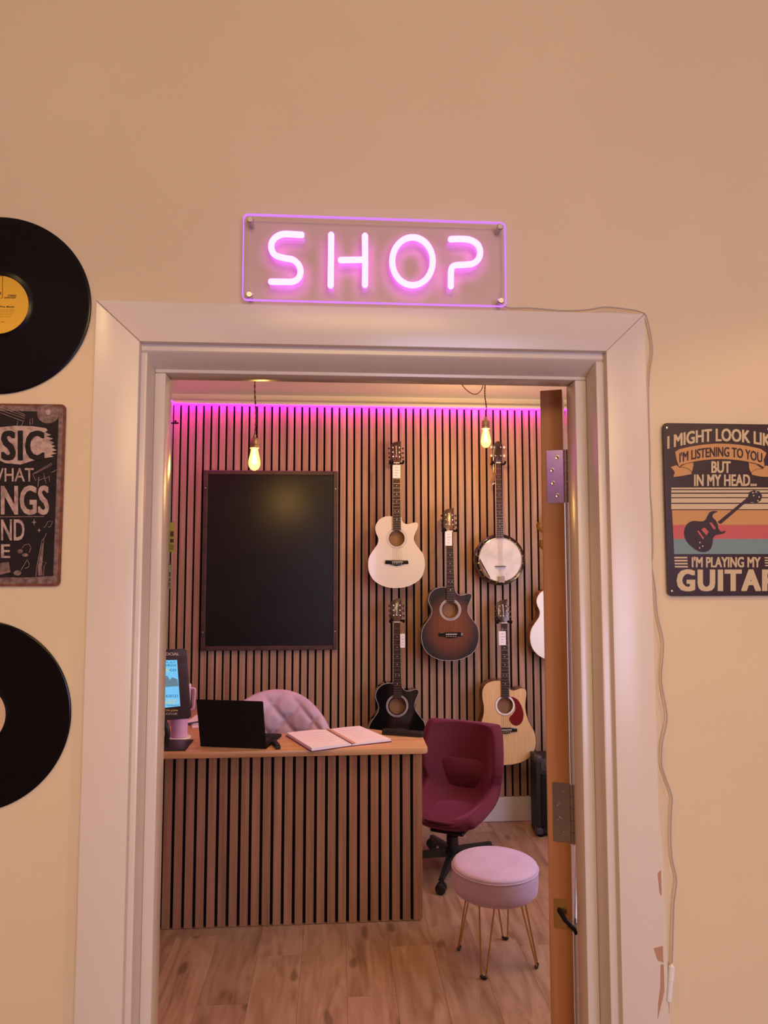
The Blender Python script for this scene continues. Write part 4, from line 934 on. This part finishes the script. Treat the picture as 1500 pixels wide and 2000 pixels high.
for side, (A, Bp, Cp, Dp), hh in ((0, (BL, FL, FS, BS), .0164), (1, (BS, FS, FR, BR), .0136)):
    for i in range(5):
        t_ = .22+.13*i
        p = A.lerp(Dp, .25 if side == 0 else .3); q = Bp.lerp(Cp, .25 if side == 0 else .3)
        p2 = A.lerp(Dp, .8); q2 = Bp.lerp(Cp, .8)
        a = p.lerp(q, t_); b = p2.lerp(q2, t_)
        pts = [a.lerp(b, s/24*rnd.uniform(.96, 1.0))+Vector((0, rnd.uniform(-.0022, .0022), 0)) for s in range(25)]
        for v in pts: v.z = zb_+hh-.0006
        tube(bm, pts, .00028, 3)
obj('handwriting', bm, m_pencil, nbk, kind='stuff')

# card display stand with screen
YS = 2.02
mc = lambda u, v: at(300+u/8, 1240+v/8, YS-.0015-(v-200)*.00000)
ps = thing('display_stand', 'dark counter display with blue screen and SOCIAL heading beside door frame', 'display', (-.33, 2.05, .7602))
pw = lambda px, py, Y: at(px, py, Y)
P1, P2, P3 = at(362, 1267, YS), at(373, 1396, YS), at(368, 1404, YS)
zt_, zb2 = P1.z, at(360, 1405, YS).z
xl = -.46
bm = B(); prism(bm, [(xl, zb2-.008), (at(368,1403,YS).x, zb2+.003), (P2.x, zb2+.012), (P1.x+.004, zt_-.008), (P1.x-.004, zt_), (xl, zt_-.006)], YS, YS+.008, .001); cardp = obj('display_panel', bm, m_cardbrown, ps)
poly([(-140,400),(365,390),(415,1110),(-110,1170)], mc, m_screen, cardp, 'screen')
mc2 = lambda u, v: at(300+u/8, 1240+v/8, YS-.0024)
poly([(-130,640),(215,640),(250,700),(290,660),(370,690),(388,800),(-125,830)], mc2, m_screen2, cardp, 'screen_picture')
poly([(400,330),(500,330),(520,420),(420,450),(390,400)], mc, m_cardpat, cardp, 'card_pattern')
poly([(410,520),(490,540),(530,640),(520,690),(440,640),(400,580)], mc, m_cardpat, cardp, 'card_pattern')
lettering('SOCIAL', mc2, 150, 400, 275, 318, m_textw, cardp, .03)
lettering('THE', mc2, -60, 80, 290, 332, m_textw, cardp, .03)
lettering('MUSIC PLAY', mc2, -60, 345, 415, 440, m_scrd, cardp, .01)
lettering('CHORDS', mc2, 60, 350, 455, 490, m_scrd, cardp, .01)
lettering('FIZZO', mc2, 60, 240, 530, 570, m_scry, cardp, .03); lettering('CO', mc2, 250, 350, 530, 565, m_scrd, cardp, .03)
lettering('610121', mc2, 190, 375, 930, 975, m_scrd, cardp, .02)
lettering('TO GET IN TOUCH', mc2, -60, 360, 1005, 1030, m_scry, cardp, .03)
lettering('TEXT NUMBER 7', mc2, -60, 385, 1045, 1070, m_scry, cardp, .03)
lettering('ENQUIRE TODAY', mc2, -60, 400, 1090, 1115, m_scrd, cardp, .02)
lettering('TO JOIN', mc2, 180, 375, 1165, 1200, m_texty, cardp, .03)
lettering('SOCIAL.CO.UK', mc2, -20, 375, 1215, 1245, m_textw, cardp, .02)
q = [atz(x, y, .766) for x, y in ((378,1444),(362,1464),(325,1466),(334,1446))]
bm = B(); plate_h(bm, [(v.x, v.y) for v in (q[0]+Vector((0,0,0)), q[1], Vector((-.46, 1.965, 0)), Vector((-.46, 2.15, 0)))], .7602, .7665, .002); obj('stand_base', bm, m_black, ps)
bm = B(); tube(bm, spline([(-.355, 2.06, .766), (-.345, 2.055, .82), (-.36, 2.05, .87), (-.36, 2.032, .93), (-.36, 2.03, .98)], 4, False), .012, 12); obj('stand_arm', bm, m_black, ps)

# pink tumbler behind the display, coaster under it
cx_, cy_ = -.325, 2.20
obj('coaster', lathe(B(), [(.001, .7602), (.052, .7602), (.053, .763), (.052, .7655), (.001, .7655)], (cx_, cy_, 0), 40), mat('white_coaster', (.78,.72,.72), .4), label='round white coaster under the pink tumbler', cat='coaster')
tm = thing('tumbler', 'tall pink insulated tumbler with handle behind the display', 'tumbler', (cx_, cy_, .7657))
obj('cup', lathe(B(), [(.001,.766),(.033,.766),(.036,.769),(.038,.84),(.0385,.86),(.046,.875),(.0485,.90),(.0505,.985),(.050,.99),(.001,.99)], (cx_, cy_, 0), 40), m_pinkp, tm)
obj('lid', lathe(B(), [(.001,.99),(.049,.99),(.0505,.993),(.0505,1.002),(.047,1.006),(.020,1.007),(.016,1.012),(.001,1.012)], (cx_, cy_, 0), 40), mat('pale_pink_plastic', (.74,.55,.64), .35), tm)
bm = B(); tube(bm, spline([(cx_+.046, cy_, .985), (cx_+.062, cy_, .985), (cx_+.068, cy_, .975), (cx_+.065, cy_, .93), (cx_+.062, cy_, .895), (cx_+.046, cy_, .886)], 5, False), .006, 10); obj('handle', bm, m_pinkp, tm)
obj('drinking_straw', tube(B(), [(cx_+.01, cy_, 1.011), (cx_+.012, cy_, 1.05)], .004, 10), mat('straw_plastic', (.8,.7,.78), .3), tm)
# papers and pen on the return
pp = thing('paper_stack', 'pinkish papers lying on the desk left of the laptop', 'papers', (-.31, 2.52, .7602))
for i, (dx, dy, r_) in enumerate(((0,0,.3), (.012,.03,.12), (-.01,.05,-.1))):
    z = .7603+i*.003; bm = B(); box(bm, -.335+dx, -.245+dx, 2.40+dy, 2.60+dy, z, z+.0026, rot=Matrix.Rotation(r_, 4, 'Z')); obj('sheet', bm, m_paper if i != 1 else MATS['pale_pink_plastic'], pp, smooth=False)
bm = B(); tube(bm, [(-.335, 2.43, .7735), (-.245, 2.50, .7735)], .0036, 8); obj('ballpoint_pen', bm, m_black, label='dark pen lying on the pinkish papers', cat='pen')
# pink ribbon cables by the stand
bm = B()
for i in range(3): tube(bm, spline([(-.40, 2.25+.01*i, .765), (-.385, 2.24, .80+.012*i), (-.36, 2.24, .822+.008*i), (-.345, 2.24, .812+.006*i), (-.335, 2.235+.01*i, .764)], 5, False), .003, 6)
obj('pink_hair_ties', bm, MATS['pale_pink_plastic'], label='loops of pale pink cord behind the display stand', cat='cord')

# ------------------------------------------------------------------ pink tufted chair
pc = thing('tufted_chair', 'pink tufted velvet chair with round back behind the desk', 'chair', (.09, 2.62, 0))
cxx, czz, a_, c_ = .085, .50, .335, .392
btn = []
for j in range(-1, 5):
    for i in range(-4, 5):
        btn.append((.145*i+(.0725 if j % 2 else 0)-.0175, .080*j+.005))
def backpt(u, v, off):
    # u in -1..1 across, v in 0..1 from seat to top
    x = a_*u; ztop = c_*math.sqrt(max(0, 1-abs(u)**2.15)); z = -.06+(ztop+.06)*v
    tuft = 0
    if off > 0:
        d = min(math.hypot(x-bx, z-bz) for bx, bz in btn)
        s1 = abs(((x+.0175)/.145+(z-.005)/.16) % 1-.5); s2 = abs(((x+.0175)/.145-(z-.005)/.16) % 1-.5)
        crease = min(.5-s1, .5-s2)
        tuft = .020*min(1, (max(0,crease)*5))**.6+.012*min(1, d/.05)-.012
    y = 2.60-.20*abs(u)**2.2*.8+.05*v   # wraps forward at the sides
    edge = (1-abs(u)**6)*(1-v**8)
    return Vector((cxx+x, y-(off*(.3+.7*edge)+tuft*edge if off > 0 else 0), czz+z))
bm = B(); nu, nv = 110, 60; fr_, bk_ = [], []
for i in range(nu+1):
    u = -math.cos(PI*i/nu); fr_.append([bm.verts.new(backpt(u, j/nv, .045)) for j in range(nv+1)]); bk_.append([bm.verts.new(backpt(u, j/nv, 0)+Vector((0,.03,0))) for j in range(nv+1)])
for i in range(nu):
    for j in range(nv):
        bm.faces.new((fr_[i][j], fr_[i+1][j], fr_[i+1][j+1], fr_[i][j+1])); bm.faces.new((bk_[i][j+1], bk_[i+1][j+1], bk_[i+1][j], bk_[i][j]))
    bm.faces.new((fr_[i][nv], fr_[i+1][nv], bk_[i+1][nv], bk_[i][nv])); bm.faces.new((fr_[i+1][0], fr_[i][0], bk_[i][0], bk_[i+1][0]))
bmesh.ops.remove_doubles(bm, verts=bm.verts[:], dist=1e-5)
bkr = obj('backrest', bm, m_pinkv, pc, sharp=80)
for bx, bz in btn:
    if abs(bx) < a_*.86 and 0 < bz < c_*math.sqrt(1-(bx/a_)**2)-.05:
        u = bx/a_; zt__ = c_*math.sqrt(1-abs(u)**2.15); v = (bz+.06)/(zt__+.06); p = backpt(u, v, .045)
        bm = B(); lathe(bm, [(.009,-.004),(.0105,.001),(.008,.005),(.001,.0065)], p, 14, axis='Y'); obj('button', bm, m_pinkv, bkr)
bm = B(); plate_h(bm, [(v.x, v.y) for v in spline([(cxx+x, 2.42+y, 0) for x, y in ((-.24,-.16),(0,-.19),(.24,-.16),(.28,0),(.25,.17),(0,.2),(-.25,.17),(-.28,0))], 5)], .36, .46, .03); obj('seat', bm, m_pinkv, pc)
for sx in (-1, 1):
    for sy in (-1, 1): obj('leg', tube(B(), [(cxx+sx*.19, 2.42+sy*.13, .37), (cxx+sx*.24, 2.42+sy*.19, .001)], .012, 10, rad=[.014,.009]), m_gold, pc)

# ------------------------------------------------------------------ maroon office chair
oc = thing('office_chair', 'maroon fabric swivel chair on black five star base', 'chair', (1.006, 2.50, 0), math.radians(-29))
# profile (y, z) local: facing -y
prof = [(-.20,.275),(-.17,.305),(-.08,.300),(.04,.290),(.13,.300),(.175,.345),(.195,.42),(.210,.50),(.222,.58),(.232,.66),(.236,.70)]
wid = [.120,.160,.178,.184,.188,.196,.204,.208,.205,.195,.168]
lift = [.02,.035,.06,.085,.105,.09,.05,.02,.0,.0,-.004]; wrap = [0,0,0,.0,.03,.075,.105,.115,.11,.09,.07]
pv = spline([(y, z, 0) for y, z in prof], 3, False)
def ip(a, t): i = min(int(t), len(a)-2); return a[i]+(a[i+1]-a[i])*(t-i)
bm = B(); nu = 20; rows = []
for i, p in enumerate(pv):
    t_ = i/3; w_ = ip(wid, t_); lf = ip(lift, t_); wr = ip(wrap, t_); row = []
    for j in range(nu+1):
        u = -1+2*j/nu; s = abs(u)**2.6
        row.append(bm.verts.new((w_*(u-.06*u**3), p.x-wr*s, p.y+lf*s)))
    rows.append(row)
for a, b in zip(rows, rows[1:]):
    for j in range(nu): bm.faces.new((a[j], a[j+1], b[j+1], b[j]))
bmesh.ops.recalc_face_normals(bm, faces=bm.faces[:])
sh = obj('seat_shell', bm, m_maroon, oc, local=True, sharp=80)
md = sh.modifiers.new('t', 'SOLIDIFY'); md.thickness = .062; md.offset = -1 if sh.data.polygons[len(sh.data.polygons)//4].normal.z > 0 else 1
md = sh.modifiers.new('s', 'SUBSURF'); md.levels = 2; md.render_levels = 2
bm = B(); rings = []
for z, sx, sy in ((.285,.10,.12),(.293,.150,.17),(.302,.150,.17),(.309,.11,.13)): rings.append([(sx*math.copysign(abs(math.cos(a))**.7, math.cos(a)), -.03+sy*math.copysign(abs(math.sin(a))**.7, math.sin(a)), z) for a in [2*PI*i/32 for i in range(32)]])
loft(bm, rings); obj('seat_cushion', bm, m_maroon, oc, local=True, sharp=60)
bm = B(); rings = []
for y, s in ((.190,.95),(.181,1),(.176,.95)): rings.append([(.135*s*math.copysign(abs(math.cos(a))**.5, math.cos(a)), y, .44+.075*s*math.copysign(abs(math.sin(a))**.5, math.sin(a))) for a in [2*PI*i/28 for i in range(28)]])
loft(bm, rings); bmesh.ops.recalc_face_normals(bm, faces=bm.faces[:]); obj('lumbar_cushion', bm, m_maroon, oc, local=True, sharp=60)
bm = B(); box(bm, -.09, .09, -.09, .09, .205, .222, .006); lathe(bm, [(.03,.10),(.03,.17),(.020,.172),(.020,.21)], (0,0,0), 20); obj('gas_column', bm, m_black, oc, local=True)
bm = B(); lathe(bm, [(.001,.070),(.036,.070),(.040,.080),(.040,.105),(.030,.112),(.001,.112)], (0,0,0), 24); obj('hub', bm, m_black, oc, local=True)
for i in range(5):
    a = math.radians(-82+72*i); ca, sa = math.cos(a), math.sin(a); q = Vector((-sa, ca, 0)); R_ = .275
    bm = B(); rings = []
    for r_, hw, z0, z1 in ((.025,.026,.074,.108),(.12,.020,.066,.096),(R_,.014,.058,.076)): c_0 = Vector((ca*r_, sa*r_, 0)); rings.append([c_0+q*hw+Vector((0,0,z0)), c_0-q*hw+Vector((0,0,z0)), c_0-q*hw*.6+Vector((0,0,z1)), c_0+q*hw*.6+Vector((0,0,z1))])
    loft(bm, rings); bmesh.ops.recalc_face_normals(bm, faces=bm.faces[:]); ob = obj('base_arm', bm, m_black, oc, local=True)
    cc = Vector((ca*R_, sa*R_, .026))
    bm = B(); w0 = Vector((ca, sa, 0))
    for s in (-1, 1):
        rings = []
        for d, rr in ((.004,.02),(.006,.0255),(.018,.0255),(.022,.018)):
            cc2 = cc+w0*s*d; rings.append([cc2+q*rr*math.cos(t)+Vector((0,0,1))*rr*math.sin(t) for t in [2*PI*j/18 for j in range(18)]])
        loft(bm, rings)
    tube(bm, [cc, cc+Vector((0,0,.035))], .006, 8); bmesh.ops.recalc_face_normals(bm, faces=bm.faces[:]); obj('castor', bm, m_black, ob, local=True)

# ------------------------------------------------------------------ pink stool
so = thing('velvet_stool', 'round pink velvet stool on gold hairpin legs', 'stool', (1.043, 1.686, 0))
sp_ = [(.001,.262),(.150,.262),(.160,.265),(.168,.275),(.1705,.30),(.1715,.335),(.1715,.352),(.1695,.356),(.1715,.360),(.168,.368),(.155,.374),(.10,.378),(.001,.379)]
obj('cushion', lathe(B(), sp_, (1.043, 1.686, 0), 72), m_pinkv, so, sharp=70)
bm = B(); tube(bm, [(1.043+.1715*math.cos(2*PI*k/60), 1.686+.1715*math.sin(2*PI*k/60), .357) for k in range(60)], .0028, 6, closed=True); obj('piping', bm, m_pinkv, so)
for dx, dy in ((-.078,-.134), (-.135,.073), (.145,-.073), (.070,.133)):
    d = Vector((dx, dy, 0)); dn_ = d.normalized(); tq = Vector((-dn_.y, dn_.x, 0)); f0 = Vector((1.043, 1.686, 0))+d; tp = Vector((1.043, 1.686, .262))+dn_*.105
    pts = [tp+tq*.032, f0+tq*.010+Vector((0,0,.012)), f0+tq*.007+Vector((0,0,.004)), f0+Vector((0,0,.0035)), f0-tq*.007+Vector((0,0,.004)), f0-tq*.010+Vector((0,0,.012)), tp-tq*.032]
    lg = obj('leg', tube(B(), pts, .0035, 10), m_gold, so)
    bm = B(); tube(bm, [f0+tq*.011+Vector((0,0,.012)), f0+tq*.008+Vector((0,0,.0065)), f0-tq*.008+Vector((0,0,.0065)), f0-tq*.011+Vector((0,0,.012))], .0064, 10); obj('foot_cap', bm, m_black, lg)

# ------------------------------------------------------------------ amplifier
am = thing('amplifier', 'black box amplifier standing on the floor behind the door', 'amplifier', (1.73, 2.98, 0))
bm = B(); prism(bm, [(0,0)]*0 or [(1.560,.02),(1.90,.02),(1.90,.455),(1.560,.455)], 2.875, 2.995, .006); obj('cabinet', bm, m_amp, am)
obj('speaker_grille', box(B(), 1.585, 1.875, 2.869, 2.876, .05, .36, .003), m_blackm, am)
obj('control_panel', box(B(), 1.585, 1.875, 2.869, 2.876, .375, .44, .003), m_ampc, am)
for i in range(5): obj('knob', lathe(B(), [(.009,0),(.0085,.012),(.001,.013)], (1.62+.05*i, 2.869, .408), 14, axis='Y'), m_chrome, am)
for x in (1.560, 1.90):
    for z in (.02, .455):
        sx = 1 if x < 1.7 else -1; sz = 1 if z < .2 else -1
        bm = B(); box(bm, x-sx*.003, x+sx*.035, 2.871, 2.915, z-sz*.003, z+sz*.035, .006, seg=2); obj('corner_guard', bm, m_ampc, am)
for x in (1.59, 1.87):
    for y in (2.90, 2.97): obj('rubber_foot', lathe(B(), [(.016,.0005),(.018,.021)], (x, y, 0), 14), m_blackm, am)
obj('carry_handle', tube(B(), spline([(1.66,2.94,.458),(1.67,2.94,.478),(1.73,2.94,.482),(1.79,2.94,.478),(1.80,2.94,.458)], 4, False), .008, 8), m_blackm, am)

# ------------------------------------------------------------------ things on the shop's left wall, seen past the frame
p = at(345, 825, 2.98)
wh = thing('wall_hook', 'small black hook at the top left corner of the slat wall', 'hook', (-.606, 2.98, p.z))
obj('hook_plate', box(B(), -.6065, -.600, 2.965, 2.995, p.z-.03, p.z+.03, .002), m_blackm, wh)
bm = B(); tube(bm, spline([(-.602, 2.98, p.z-.006), (-.575, 2.98, p.z-.004), (p.x, 2.98, p.z-.004), (p.x+.012, 2.98, p.z-.002)], 4, False), .005, 8); tube(bm, [(p.x-.008, 2.98, p.z), (p.x-.006, 2.98, p.z+.012)], .006, 8); obj('hook', bm, m_blackm, wh)
def packet(label, px0, px1, py0, py1, Y, m, dark, words):
    a, b = at(px0, py0, Y), at(px1, py1, Y)
    t = thing('string_packet', label, 'packet', (b.x, Y, b.z), 0, 'packets hanging on the shop left wall')
    x0 = -.596
    obj('packet_sleeve', prism(B(), [(x0, b.z), (b.x, b.z), (b.x, a.z), (x0, a.z)], Y, Y+.006, .001), m, t)
    bm = B(); h = a.z-b.z
    for z0, z1 in ((.52,.70), (.32,.44)): box(bm, a.x+.006, b.x-.003, Y-.0008, Y+.0002, b.z+h*z0, b.z+h*z1)
    for z0 in (.10, .16, .22): box(bm, a.x+.002, b.x-.002, Y-.0008, Y+.0002, b.z+h*z0, b.z+h*z0+.004)
    obj('printed_bands', bm, dark, t, smooth=False)
    bm = B(); tube(bm, [(-.606, Y+.012, a.z+.012), (-.55, Y+.012, a.z+.006), (b.x+.004, Y+.006, a.z+.004), (b.x+.006, Y+.006, a.z+.016)], .0016, 6); obj('wire_peg', bm, m_steel, t)
packet('yellow green packet hanging on the left wall beside the door frame', 331, 339.5, 1020, 1078, 2.9, m_green, m_ink, '')
packet('sage green packet hanging below the yellow green packet', 329, 333.5, 1103, 1150, 2.9, m_sage, m_ink, '')
